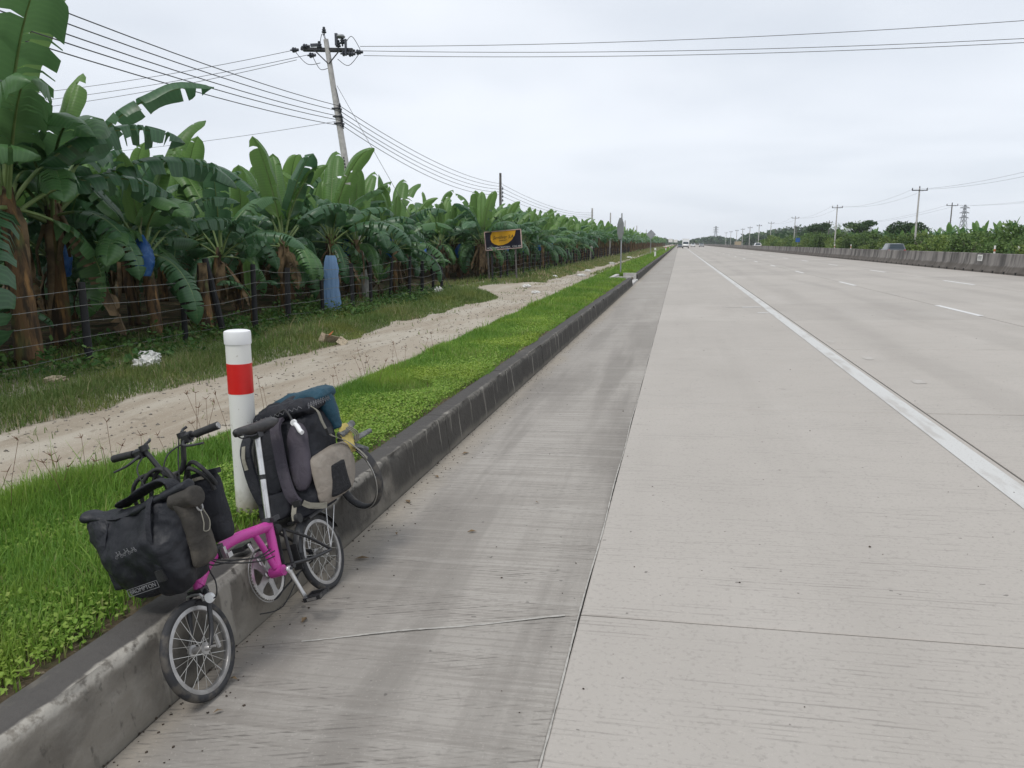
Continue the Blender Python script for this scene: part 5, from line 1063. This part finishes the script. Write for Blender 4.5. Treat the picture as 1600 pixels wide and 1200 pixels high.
for s in (-1, 1):
    part(MB().tube([(.002, s*.066, .215), (-.03, s*.068, .31), (-.075, s*.07, .405)], .0035, 6), 'rack_stay', 'silver'); part(MB().tube([(.004, s*.066, .215), (-.08, s*.07, .30), (-.16, s*.07, .395)], .0035, 6), 'rack_stay', 'silver')
part(MB().box((-.06, 0, .412), (.30, .13, .012)).tube([(.09, .065, .41), (-.21, .065, .41)], .006, 6).tube([(.09, -.065, .41), (-.21, -.065, .41)], .006, 6), 'rear_rack', 'blackp')
for s in (-1, 1): part(MB().lathe([(.006, -.012), (.024, -.011), (.026, 0), (.024, .011), (.006, .012)], 18, (.196, s*.075, .446), 'Y'), 'rack_roller', 'rubber')
# drive train
cr = MB(); n = 50
tp = []
for k in range(n*2): r_ = .1255 if k % 2 else .1205; tp.append((r_, k))
V = []; 
for yv in (-.0025, .0025):
    for k in range(n*2): a = math.pi*k/n; r_ = .126 if k % 2 else .1205; V.append((.392+r_*math.cos(a), -.058+yv, .262+r_*math.sin(a)))
    for k in range(n*2): a = math.pi*k/n; V.append((.392+.104*math.cos(a), -.058+yv, .262+.104*math.sin(a)))
F_ = []
for k in range(n*2):
    k2 = (k+1) % (n*2); A, B, D, E_ = 0, n*2, n*4, n*6
    F_ += [(A+k, B+k, B+k2, A+k2), (D+k, D+k2, E_+k2, E_+k), (A+k, A+k2, D+k2, D+k), (B+k, E_+k, E_+k2, B+k2)]
cr.add(V, F_); ring = part(cr, 'chainring', 'silver', smooth=False)
for k in range(5):
    a = R(72*k+50); sp = MB(); c, s = math.cos(a), math.sin(a); q = [(.02, .022), (.05, .017), (.085, .016), (.108, .026)]
    vv = [(.392+r_*c-w*s*sg_, -.058+yv, .262+r_*s+w*c*sg_) for yv in (-.003, .003) for sg_ in (1, -1) for r_, w in q]
    ff = [(i, i+1, 4+i+1, 4+i) for i in range(3)]+[(8+i, 12+i, 12+i+1, 8+i+1) for i in range(3)]+[(i, 8+i, 8+i+1, i+1) for i in range(3)]+[(4+i, 4+i+1, 12+i+1, 12+i) for i in range(3)]+[(3, 11, 15, 7)]
    part(sp.add(vv, ff), 'spider_arm', 'alloy', ring, smooth=False)
part(MB().lathe([(.128, -.0015), (.132, -.0015), (.132, .0015), (.128, .0015)], 48, (.392, -.066, .262), 'Y', True), 'chain_guard', 'alloy', ring)
part(MB().tube([(.392+.126*math.cos(a), -.058, .262+.126*math.sin(a)) for a in np.linspace(R(80), R(280), 26)]+[(.2, -.055, .165), (0, -.052, .175)], .0048, 6).tube([(.40, -.058, .388), (.2, -.055, .31), (0, -.052, .228)], .0048, 6), 'chain', 'rubber')
part(MB().lathe([(.012, -.008), (.03, -.006), (.03, .006), (.012, .008)], 20, (0, -.052, .2016), 'Y'), 'sprocket', 'iron')
def crank(s, a, name='crank'):
    d = Vector((math.cos(a), 0, math.sin(a))); o = Vector((.392, s*.062, .262)); e = o+d*.165+Vector((0, s*.018, 0)); b = MB()
    pr = Vector((-d.z, 0, d.x)); rings = []
    for t, w, h in ((-.09, .006, .006), (-.06, .016, .012), (0, .019, .014), (.12, .014, .010), (.5, .011, .009), (.9, .012, .009), (1.0, .014, .009), (1.06, .006, .006)):
        c = o.lerp(e, t); rings.append([c+pr*w*math.cos(q)+Vector((0, s*h*math.sin(q), 0)) for q in [2*math.pi*k/10 for k in range(10)]])
    k = part(b.loft(rings), 'crank', 'silver'); part(MB().lathe([(0, -.003), (.008, -.003), (.008, .003), (0, .003)], 12, tuple(o+Vector((0, s*.016, 0))), 'Y'), 'crank_bolt', 'iron', k); return e
e = crank(1, R(-97)); pb = MB().tube([e, e+Vector((0, .105, 0))], .006, 8)
for x in (-.038, .038): pb.box(e+Vector((x, .06, 0)), (.014, .095, .020))
for yv in (.018, .100): pb.box(e+Vector((0, yv, 0)), (.085, .012, .018))
pd = part(pb, 'pedal', 'blackp'); part(MB().box(e+Vector((.046, .06, 0)), (.006, .05, .012)).box(e+Vector((-.046, .06, 0)), (.006, .05, .012)), 'pedal_reflector', 'silver', pd)
e = crank(-1, R(83)); part(MB().tube([e, e-Vector((0, .08, 0))], .007, 8).box(e-Vector((0, .05, 0)), (.075, .07, .022)), 'pedal', 'blackp')
# seat
part(MB().tube([(.352, 0, .42), (.163, 0, .905)], .0152, 14), 'seatpost', 'silver'); part(MB().tube([(.247, 0, .69), (.239, 0, .711)], .0175, 14), 'post_collar', 'rubber')
part(MB().tube([(.339, 0, .490), (.331, 0, .512)], .0255, 14).box((.315, .035, .50), (.05, .02, .022)), 'seat_clamp', 'iron')
S_ = [(.325, .012, .955, .020), (.31, .020, .958, .024), (.27, .022, .957, .026), (.22, .028, .953, .03), (.17, .042, .948, .034), (.12, .062, .945, .038), (.08, .074, .948, .036), (.05, .074, .952, .03), (.035, .05, .954, .018)]
sr = []
for u, w, z, th in S_: sr.append([(u, w*math.cos(q)*(1 if abs(math.cos(q)) < .9 else 1), z-.012*(math.cos(q)**2)*(w/.07) + (th*.55*math.sin(q) if math.sin(q) > 0 else th*1.15*math.sin(q))) for q in [2*math.pi*k/16 for k in range(16)]])
part(MB().loft(sr), 'saddle', 'saddle', sharp=None); part(MB().tube([(.30, .012, .94), (.24, .022, .912), (.1, .022, .912), (.06, .03, .93)], .0035, 6, smooth=4).tube([(.30, -.012, .94), (.24, -.022, .912), (.1, -.022, .912), (.06, -.03, .93)], .0035, 6, smooth=4).box((.168, 0, .905), (.045, .055, .03)), 'saddle_rails', 'iron')
# fork, stem, bar
for s in (-1, 1): part(MB().tube([(.915, s*.024, .405), (.926, s*.046, .385), (.955, s*.052, .32), (.985, s*.052, .25), (1.026, s*.056, .203)], lambda t: .0125-.0045*t, 10, smooth=4), 'fork_blade', 'blackp')
part(MB().box((.917, 0, .405), (.045, .07, .026)), 'fork_crown', 'blackp'); bk = part(MB().tube([(.945, -.035, .37), (.948, -.03, .40), (.948, .03, .40), (.945, .035, .37)], .006, 8, smooth=3), 'brake_caliper', 'alloy')
for s in (-1, 1): part(MB().box((.957, s*.022, .372), (.04, .010, .014)), 'brake_pad', 'rubber', bk)
lamp = part(MB().lathe([(0, -.012), (.018, -.01), (.021, 0), (.021, .008), (0, .010)], 18, (.952, .076, .378), 'X'), 'front_lamp', 'white_cap'); 
part(MB().tube([(1.026, .058, .203), (1.026, .082, .203)], .005, 8).box((1.015, .088, .215), (.012, .010, .05)), 'quick_release', 'alloy')
stm = part(MB().tube([(.888, 0, .48), (.868, 0, .56), (.80, 0, .885)], .0165, 12), 'handlebar_stem', 'blackp'); part(MB().box((.872, .0, .535), (.042, .052, .05)), 'stem_hinge', 'blackp', stm)
part(MB().tube([(.790, -.275, 1.030), (.790, -.12, 1.022), (.790, -.098, 1.005), (.793, -.062, .925), (.797, -.035, .892), (.798, 0, .888), (.797, .035, .892), (.793, .062, .925), (.790, .092, 1.000), (.787, .12, 1.020), (.780, .28, 1.024)], .0112, 12, smooth=5), 'handlebar', 'blackp')
for s, z0_, z1 in ((-1, 1.0225, 1.0305), (1, 1.0195, 1.0245)):
    gp = part(MB().tube([(.789, s*.165, z0_), (.787, s*.20, (z0_+z1)/2), (.784, s*.278, z1)], lambda t: .0168-.0012*math.sin(t*3.1), 14), 'grip', 'rubber'); part(MB().tube([(.785, s*.276, z1), (.784, s*.282, z1)], .013, 14), 'grip_end', 'alloy', gp)
    lv = part(MB().box((.800, s*.125, 1.012), (.03, .032, .034)).lathe([(0, -.014), (.02, -.012), (.02, .012), (0, .014)], 14, (.792, s*.102, 1.034), 'Z').lathe([(.019, -.016), (.019, .016)], 14, (.79, s*.130, 1.022), 'Y'), 'brake_lever', 'blackp')
    part(MB().tube([(.815, s*.118, 1.008), (.845, s*.135, .995), (.852, s*.17, .985), (.853, s*.235, .978)], lambda t: .0065-.002*t, 8, smooth=4), 'lever_blade', 'iron', lv); part(MB().tube([(.785, s*.098, 1.045), (.76, s*.09, 1.055), (.745, s*.10, 1.06)], .006, 8), 'shift_lever', 'blackp', lv)
for k, pts in enumerate([[(.815, .105, 1.0), (.90, .08, .97), (.93, .05, .86), (.87, .03, .66), (.85, .035, .53), (.74, .06, .455), (.58, .07, .40), (.45, .05, .39)], [(.815, -.105, 1.0), (.91, -.07, .95), (.92, -.03, .82), (.87, .0, .62), (.84, .05, .50), (.72, .075, .43), (.57, .08, .375), (.44, .05, .35)], [(.80, .09, 1.03), (.87, .1, .93), (.89, .07, .78), (.87, .04, .60), (.86, .05, .49), (.72, .07, .445), (.56, .075, .39), (.42, .045, .37)], [(.80, .03, .60), (.89, .07, .49), (.935, .115, .43), (.955, .105, .375), (.955, .05, .385)]]):
    part(MB().tube(pts, .0032, 6, smooth=6), 'brake_cable', 'rubber')
part(MB().tube([(.30, .05, .21), (.42, -.02, .10), (.52, -.08, .12)], .003, 5, smooth=6), 'loose_cable', 'rubber')
# ---- helpers for luggage: things carried by the bicycle, each its own top-level object
def carried(name, base, label, cat): 
    t = empty(name, matrix=BM @ Matrix.Translation(base), label=label, cat=cat); return t
def soft(name, mat, parent, base, rings, disp=.006, seed=1, sub=2, cap=True, wr=9.0):
    """closed loft softened by subdivision and wrinkled by noise along the normals"""
    b = MB(); b.loft([[tuple(Vector(p)-Vector(base)) for p in r_] for r_ in rings], cap)
    o = b.build(name, MAT[mat], parent, sharp=None); md = o.modifiers.new('s', 'SUBSURF'); md.levels = sub; md.render_levels = sub
    tx = bpy.data.textures.new('w', 'CLOUDS'); tx.noise_scale = 1/wr; tx.noise_depth = 3
    if disp: dm = o.modifiers.new('d', 'DISPLACE'); dm.texture = tx; dm.strength = disp*2; dm.mid_level = .5; dm.texture_coords = 'LOCAL'
    return o
def rrect(cx, cy, wx, wy, z, p=.75, n=16, tx=0, ty=0, rot=0.):
    out = []
    for k in range(n):
        a = 2*math.pi*(k+.5)/n; c, s = math.cos(a), math.sin(a); x = math.copysign(abs(c)**(1-p*.7), c)*wx; y = math.copysign(abs(s)**(1-p*.7), s)*wy
        x, y = x*math.cos(rot)-y*math.sin(rot), x*math.sin(rot)+y*math.cos(rot); out.append((cx+x, cy+y, z+tx*x+ty*y))
    return out
def ribbon(pts, w, side, mat, name, parent, base, th=.0025, smooth=5):
    P = catmull([Vector(p)-Vector(base) for p in pts], smooth); s = Vector(side).normalized(); rings = []
    for i, p in enumerate(P):
        d = (P[min(i+1, len(P)-1)]-P[max(i-1, 0)]).normalized(); sv = (s-d*s.dot(d)).normalized(); nv = d.cross(sv); ww = w/2
        rings.append([p-sv*ww-nv*th, p+sv*ww-nv*th, p+sv*ww+nv*th, p-sv*ww+nv*th])
    return MB().loft(rings).build(name, MAT[mat], parent, smooth=False)
# ---- front bag: roll-top tarpaulin bag on the head tube block
fb0 = (.98, 0, .47); fb = carried('front_bag', fb0, 'black roll-top tarpaulin bag hanging at the front of the pink bicycle', 'bag')
soft('bag_body', 'tarp', fb, fb0, [rrect(.985, -.035, .080, .135, .462, .55), rrect(.985, -.035, .102, .160, .485, .6), rrect(.995, -.035, .118, .182, .55, .55), rrect(1.0, -.04, .120, .205, .63, .5), rrect(.995, -.05, .110, .232, .70, .5, ty=.02), rrect(.99, -.052, .088, .255, .755, .5, ty=-.03), rrect(.985, -.05, .062, .268, .80, .5, ty=-.04), rrect(.985, -.045, .045, .268, .825, .5, ty=-.04)], .036, 2, 3, True, 6)
soft('roll_top', 'tarp', fb, fb0, [[(.99+.040*math.cos(a)*(1.3 if abs(yv) < .2 else 1), yv, .826-.05*yv-.03*math.sin((yv+.3)*9)+.024*math.sin(a)) for a in [2*math.pi*k/12 for k in range(12)]] for yv in (-.315, -.30, -.24, -.16, -.08, 0, .08, .15, .20, .215)], .020, 4, 2)
soft('side_gusset', 'tarp_dusty', fb, fb0, [[(.905, .168, z0_+.0), (.945, .19+k, z0_), (.985, .195+k, z0_), (1.04, .185+k, z0_), (1.065, .15+k, z0_), (1.0, .12, z0_), (.93, .12, z0_)] for z0_, k in ((.52, -.02), (.56, -.005), (.62, .01), (.68, .018), (.74, .02), (.785, .01), (.81, -.01))], .010, 5, 2)
soft('dusty_fold', 'tarp_dusty', fb, fb0, [[(1.0+.055*math.cos(a), yv, .80+.045*math.sin(a)-.1*max(0, yv-.19)) for a in [2*math.pi*k/10 for k in range(10)]] for yv in (.135, .15, .19, .225, .24)], .012, 7, 2)
ribbon([(1.025, .055, .845), (1.062, .055, .81), (1.100, .05, .72), (1.113, .045, .64), (1.112, .05, .56), (1.09, .05, .49)], .026, (0, 1, 0), 'nylon_k', 'closing_strap', fb, fb0, .0018)
part_ = MB().box(Vector((1.117, .048, .555))-Vector(fb0), (.014, .036, .045)); part_.build('strap_buckle', MAT['rubber'], fb)
soft('shoulder_strap', 'nylon_k', fb, fb0, [[(.955+.045*math.cos(a)+.02*(y_ > .1), y_, z_-.008+.011*math.sin(a)+.25*.045*math.cos(a)) for a in [2*math.pi*k/10 for k in range(10)]] for y_, z_ in ((-.17, .845), (-.15, .858), (-.09, .868), (-.02, .885), (.05, .90), (.10, .895), (.135, .87), (.145, .85))], .014, 33, 2)
ribbon([(1.03, -.19, .80), (1.08, -.205, .70), (1.065, -.20, .56), (1.04, -.175, .50)], .024, (0, 1, 0), 'nylon_k', 'side_strap', fb, fb0, .0018)
soft('side_pocket', 'nylon_k', fb, fb0, [rrect(.99, -.235, .07, .035, z, .6) for z in (.52, .54, .60, .66, .70)], .006, 8, 2)
ri = MB().tube([Vector((.99+.016*math.cos(a), .222, .755+.02*math.sin(a)))-Vector(fb0) for a in np.linspace(0, 6.2832, 18)], .0035, 6, False); ri.build('clip_ring', MAT['alloy'], fb)
MB().tube([Vector(p)-Vector(fb0) for p in [(1.0, .228, .735), (1.012, .232, .69), (1.02, .226, .66), (.99, .226, .655), (.972, .228, .69), (.985, .228, .74)]], .0022, 5, smooth=6).build('cord', MAT['webbing'], fb)
# print on the bag face: name frame and three small bicycle drawings
RF = Matrix.Rotation(R(90), 4, 'Z') @ Matrix.Rotation(R(90), 4, 'X')      # text faces forward (+x), reads left to right seen from the front
def onface(me, name, y, z, roll, x=1.128):
    o = link(name, me, fb); o.matrix_local = Matrix.Translation(Vector((x, y, z))-Vector(fb0)) @ RF @ Matrix.Rotation(R(roll), 4, 'Z'); return o
onface(text_mesh('BROMPTON', .024, MAT['print'], .0012, sx=1.0), 'lettering', -.045, .527, 3, 1.128)
fr_ = MB()
for a, c in (((-.075, -.014), (.075, -.014)), ((.075, -.014), (.075, .014)), ((.075, .014), (-.075, .014)), ((-.075, .014), (-.075, -.014))): fr_.bar((*a, 0), (*c, 0), .0018, .0012)
onface(fr_.mesh('name_frame', MAT['print'], False), 'name_frame', -.045, .527, 3, 1.128)
def bike_icon(s):
    b = MB()
    for cx, r_ in ((-.010*s, .0055*s), (.012*s, .0055*s)): b.tube([(cx+r_*math.cos(a), r_*math.sin(a), 0) for a in np.linspace(0, 6.2832, 14)], .0007, 4, False)
    for a, c in (((-.010, 0), (-.001, .009)), ((-.001, .009), (.009, .010)), ((.009, .016), (.012, 0)), ((-.004, .017), (-.001, .004)), ((-.001, .004), (.009, .010)), ((-.007, .017), (-.001, .017)), ((.006, .017), (.011, .016))): b.bar((a[0]*s, a[1]*s, 0), (c[0]*s, c[1]*s, 0), .0014, .0012)
    return b.mesh('bicycle_print', MAT['print'], False)
for y, z, s in ((-.085, .675, 1.15), (-.045, .679, 1.1), (-.010, .681, .8)): onface(bike_icon(s), 'bicycle_print', y, z, 2, 1.138)
for y, z in ((.062, .66), (.066, .625)): onface(text_mesh('oo', .022, MAT['print'], .001), 'strap_print', y, z, -60, 1.125) if False else None
# ---- black dry bag behind the stem
db0 = (.745, .05, .55); db = carried('dry_bag', db0, 'slim black dry bag strapped upright behind the handlebar stem', 'bag')
soft('bag_body', 'nylon_k', db, db0, [rrect(.745, .04, .045, .072, z, .6, rot=.1) for z in (.55, .565)]+[rrect(.745, .045+.04*t, .055-.02*t*t, .080-.012*t, .58+.24*t, .55, rot=.1) for t in (0, .3, .6, .85, 1)]+[rrect(.745, .088, .016, .072, .842, .5), rrect(.745, .09, .013, .068, .862, .5)], .008, 11, 2)
ribbon([(.762, .02, .848), (.765, .09, .852), (.762, .165, .848), (.745, .18, .846)], .022, (0, 0, 1), 'tarp', 'roll_closure', db, db0, .006); ribbon([(.772, .045, .838), (.776, .09, .838), (.772, .135, .835)], .014, (0, 0, 1), 'webbing', 'reflective_strip', db, db0, .001)
# ---- coiled cable lock round the bar
cl0 = (.85, .02, .80); clk = carried('cable_lock', cl0, 'thick black cable looped in coils around the handlebar stem', 'cable lock'); 
for k, (u, n0, n1, zt, zb) in enumerate([(.86, -.175, -.005, .925, .79), (.875, -.12, .06, .935, .78), (.865, -.09, .075, .93, .78), (.80, .03, .175, .915, .82), (.81, .05, .155, .895, .80)]):
    c = (n0+n1)/2; w = (n1-n0)/2; MB().tube([Vector((u+.02*math.sin(a*2+k), c-w*math.cos(a), zb+(zt-zb)*math.sin(a)))-Vector(cl0) for a in np.linspace(-.25, 3.4, 22)], .0088, 10).build('cable_loop', MAT['rubber'], clk)
# ---- backpack standing on the rear rack
bp0 = (-.15, -.05, .425); bp = carried('backpack', bp0, 'large dark hiking backpack strapped upright behind the bicycle saddle', 'backpack')
def pk(t): return .09-.20*t        # front plane follows the seatpost backwards
soft('pack_body', 'nylon_k', bp, bp0, [rrect(pk(0)-.17, -.05, .13, .155, .425, .7)]+[rrect(pk(t)-.19, -.05, .17+.02*math.sin(t*3), .175, .44+.46*t, .65) for t in (0.03, .2, .4, .6, .8, .95)]+[rrect(pk(1)-.19, -.05, .15, .165, .925, .7)], .030, 13, 3, True, 7)
soft('lid', 'nylon_k', bp, bp0, [rrect(-.30, -.05, .155, .165, .905, .7), rrect(-.30, -.05, .19, .20, .925, .7), rrect(-.30, -.05, .195, .20, .965, .6), rrect(-.30, -.05, .16, .165, 1.0, .6), rrect(-.30, -.05, .07, .08, 1.012, .5)], .030, 14, 3, True, 10)
soft('teal_cover', 'nylon_t', bp, bp0, [rrect(-.37, -.03, .135, .19, .945, .6), rrect(-.38, -.03, .15, .205, .975, .6), rrect(-.38, -.03, .125, .165, 1.018, .6), rrect(-.38, -.03, .05, .08, 1.03, .5)], .026, 15, 2, True, 11)
soft('teal_flap', 'nylon_t', bp, bp0, [[(u+wx*math.cos(a), .118+.045*math.sin(a), z) for a in [2*math.pi*k/12 for k in range(12)]] for u, wx, z in ((-.38, .03, .76), (-.385, .045, .79), (-.385, .055, .86), (-.38, .06, .93), (-.375, .065, .975), (-.37, .05, .995))], .014, 31, 2)
for z in (.945, .957):
    zp = MB()
    for (x0_, y0_, x1_, y1_) in ((-.10, -.20, -.10, .13), (-.13, .152, -.42, .156)):
        nn = 22; pts = [Vector((x0_+(x1_-x0_)*i/nn, y0_+(y1_-y0_)*i/nn, z+(.008 if i % 2 else -.008)))+Vector((.008, .004, 0)) for i in range(nn+1)]
        if z > .95 or y0_ > 0: zp.tube([p-Vector(bp0) for p in pts], .0016, 4)
    zp.build('zigzag_stitching', MAT['print'], bp)
# padded back panel and shoulder straps facing forward
def pad(name, mat, yc, w, t0, t1, th, seed, dx=0., yc1=None):
    rr = []
    for t in np.linspace(t0, t1, 7): e = min(1, 4*min(t-t0+.04, t1-t+.04)/(t1-t0)+.25); y = yc if yc1 is None else yc+(yc1-yc)*(t-t0)/(t1-t0); rr.append(rrect(pk(t)-.01+dx, y, th*e, w*e, .44+.46*t, .5, 12))
    return soft(name, mat, bp, bp0, rr, .005, seed, 2)
pad('back_pad', 'nylon_g', .055, .062, .22, .98, .034, 21, .0); pad('back_pad', 'nylon_k', -.13, .085, .25, .98, .034, 22); pad('lumbar_pad', 'nylon_k', -.13, .10, .0, .30, .04, 23)
ribbon([(-.115, -.03, .93), (-.06, -.035, .90), (-.015, -.03, .80), (.035, -.02, .68), (.085, .005, .58), (.095, .02, .53), (.085, .03, .50)], .058, (0, 1, 0), 'nylon_g', 'shoulder_strap', bp, bp0, .009)
ribbon([(-.11, -.16, .93), (-.04, -.175, .91), (.03, -.19, .84), (.06, -.19, .74), (.08, -.18, .64), (.09, -.16, .55)], .062, (0, 1, 0), 'nylon_k', 'shoulder_strap', bp, bp0, .009)
ribbon([(.03, -.195, .86), (.062, -.20, .80), (.07, -.20, .74)], .022, (0, 1, 0), 'webbing', 'strap_webbing', bp, bp0, .0016)
soft('hip_belt', 'nylon_k', bp, bp0, [[(x+.03*math.cos(a), .03+.11*(.0+((.12-x)/.5)), .455+.05*math.sin(a)*(1 if x < .05 else .6)) for a in [2*math.pi*k/10 for k in range(10)]] for x in (.13, .09, .02, -.06, -.14, -.17)], .008, 25, 2)
soft('mesh_pocket', 'mesh_b', bp, bp0, [[(u+wx*math.cos(a), .118+wy*max(0, math.sin(a)) - .02*max(0, -math.sin(a)), z) for a in [2*math.pi*k/16 for k in range(16)]] for u, wx, wy, z in ((-.13, .14, .03, .435), (-.15, .185, .06, .45), (-.18, .215, .08, .52), (-.205, .225, .082, .60), (-.225, .215, .065, .672), (-.235, .205, .048, .70))], .008, 26, 2)
ptch = soft('black_patch', 'patch', bp, bp0, [[(u+wx*c_, y_, z) for c_, y_ in ((-1, .214), (0, .208), (1, .190), (1, .15), (0, .16), (-1, .17))] for u, wx, z in ((-.095, .095, .455), (-.10, .09, .470), (-.115, .068, .53), (-.14, .066, .61), (-.143, .064, .617))], .003, 27, 1)
ribbon([(-.15, .155, .945), (-.155, .18, .905), (-.175, .172, .84), (-.21, .168, .77), (-.27, .175, .725), (-.33, .19, .68), (-.40, .205, .60), (-.43, .21, .55), (-.455, .20, .53)], .024, (1, .1, .5), 'webbing', 'side_strap', bp, bp0, .0016)
MB().box(Vector((-.20, .176, .785))-Vector(bp0), (.045, .014, .035)).build('strap_buckle', MAT['rubber'], bp)
ribbon([(.11, .075, .50), (.10, .10, .475), (.06, .135, .45), (.03, .15, .44)], .03, (0, .3, 1), 'webbing', 'belt_webbing', bp, bp0, .0018)
ribbon([(.12, .03, .50), (.14, .02, .46), (.15, .02, .43)], .028, (0, 1, 0), 'webbing', 'belt_webbing', bp, bp0, .0018); MB().box(Vector((.118, .045, .505))-Vector(bp0), (.02, .04, .03)).build('belt_buckle', MAT['rubber'], bp)
MB().tube([Vector(p)-Vector(bp0) for p in [(-.035, .10, .885), (-.02, .118, .87), (.0, .135, .848), (.01, .15, .835)]], lambda t: .0125, 10, smooth=3).build('mouthpiece', MAT['white_cap'], bp); MB().lathe([(.006, -.008), (.016, -.008), (.016, .008), (.006, .008)], 14, tuple(Vector((-.04, .092, .895))-Vector(bp0)), 'X').build('mouthpiece_ring', MAT['white_cap'], bp)
MB().tube([Vector(p)-Vector(bp0) for p in [(-.04, .09, .90), (-.07, .06, .95), (-.10, .02, .97), (-.12, -.06, .955)]], .006, 8, smooth=5).build('drinking_tube', MAT['rubber'], bp)
# ---- sandals strapped to the pack side
sd0 = (-.40, .12, .70); sdl = carried('sandals', sd0, 'pair of grey and yellow sandals tucked behind the pack strap', 'sandals')
def sole(c, d, up_, L, W, T, mat, nm):
    c, d, up_ = Vector(c)-Vector(sd0), Vector(d).normalized(), Vector(up_).normalized(); s = d.cross(up_).normalized(); up_ = s.cross(d); rings = []
    for i in range(15): t = i/14; w = W*(math.sin(min(1, .12+t*1.05)*math.pi*.92)**.5)*(1-.18*math.sin(t*3.1))*(1+.07*(1 if i % 2 else -1)); rings.append([c+d*L*(t-.5)+s*w*math.cos(a)+up_*T*math.sin(a) for a in [2*math.pi*k/10 for k in range(10)]])
    MB().loft(rings).build(nm, MAT[mat], sdl)
sole((-.50, .165, .675), (-.8, .35, .05), (.2, .2, 1), .20, .034, .014, 'grey_soft', 'sole'); sole((-.46, .14, .645), (-.7, .35, -.55), (.2, .4, 1), .20, .034, .014, 'grey_soft', 'sole'); sole((-.385, .165, .70), (.25, .15, -1), (.6, 1, .1), .17, .045, .012, 'yellow_soft', 'footbed'); sole((-.42, .155, .745), (-.6, .2, .2), (.1, .2, 1), .13, .04, .02, 'grey_soft', 'heel')
for k in range(3): MB().tube([Vector((-.36-.02*k, .19, .76))-Vector(sd0), Vector((-.40-.02*k, .205, .71))-Vector(sd0), Vector((-.41-.02*k, .19, .66))-Vector(sd0)], .004, 6, smooth=4).build('toe_strap', MAT['webbing'], sdl)
# ---- spare tyre hung behind the pack
st0 = (-.52, .06, .45); stt = carried('spare_tyre', st0, 'spare black bicycle tyre hanging behind the backpack', 'tyre')
tp = [(.188+.026*math.cos(a)*.55, .026*math.sin(a)) for a in [2*math.pi*k/12 for k in range(12)]]
TM = Matrix.Rotation(R(-25), 3, 'Z') @ Matrix.Diagonal((1, 1.0, 1)).to_3x3()
MB().lathe(tp, 56, (0, 0, 0), 'X', True, M=TM).build('casing', MAT['tyre_d'], stt, sharp=None)
MB().lathe([(.192, .0262), (.197, .0245), (.197, .0262), (.192, .0278)], 56, (0, 0, 0), 'X', True, M=TM).build('reflective_line', MAT['spoke'], stt)
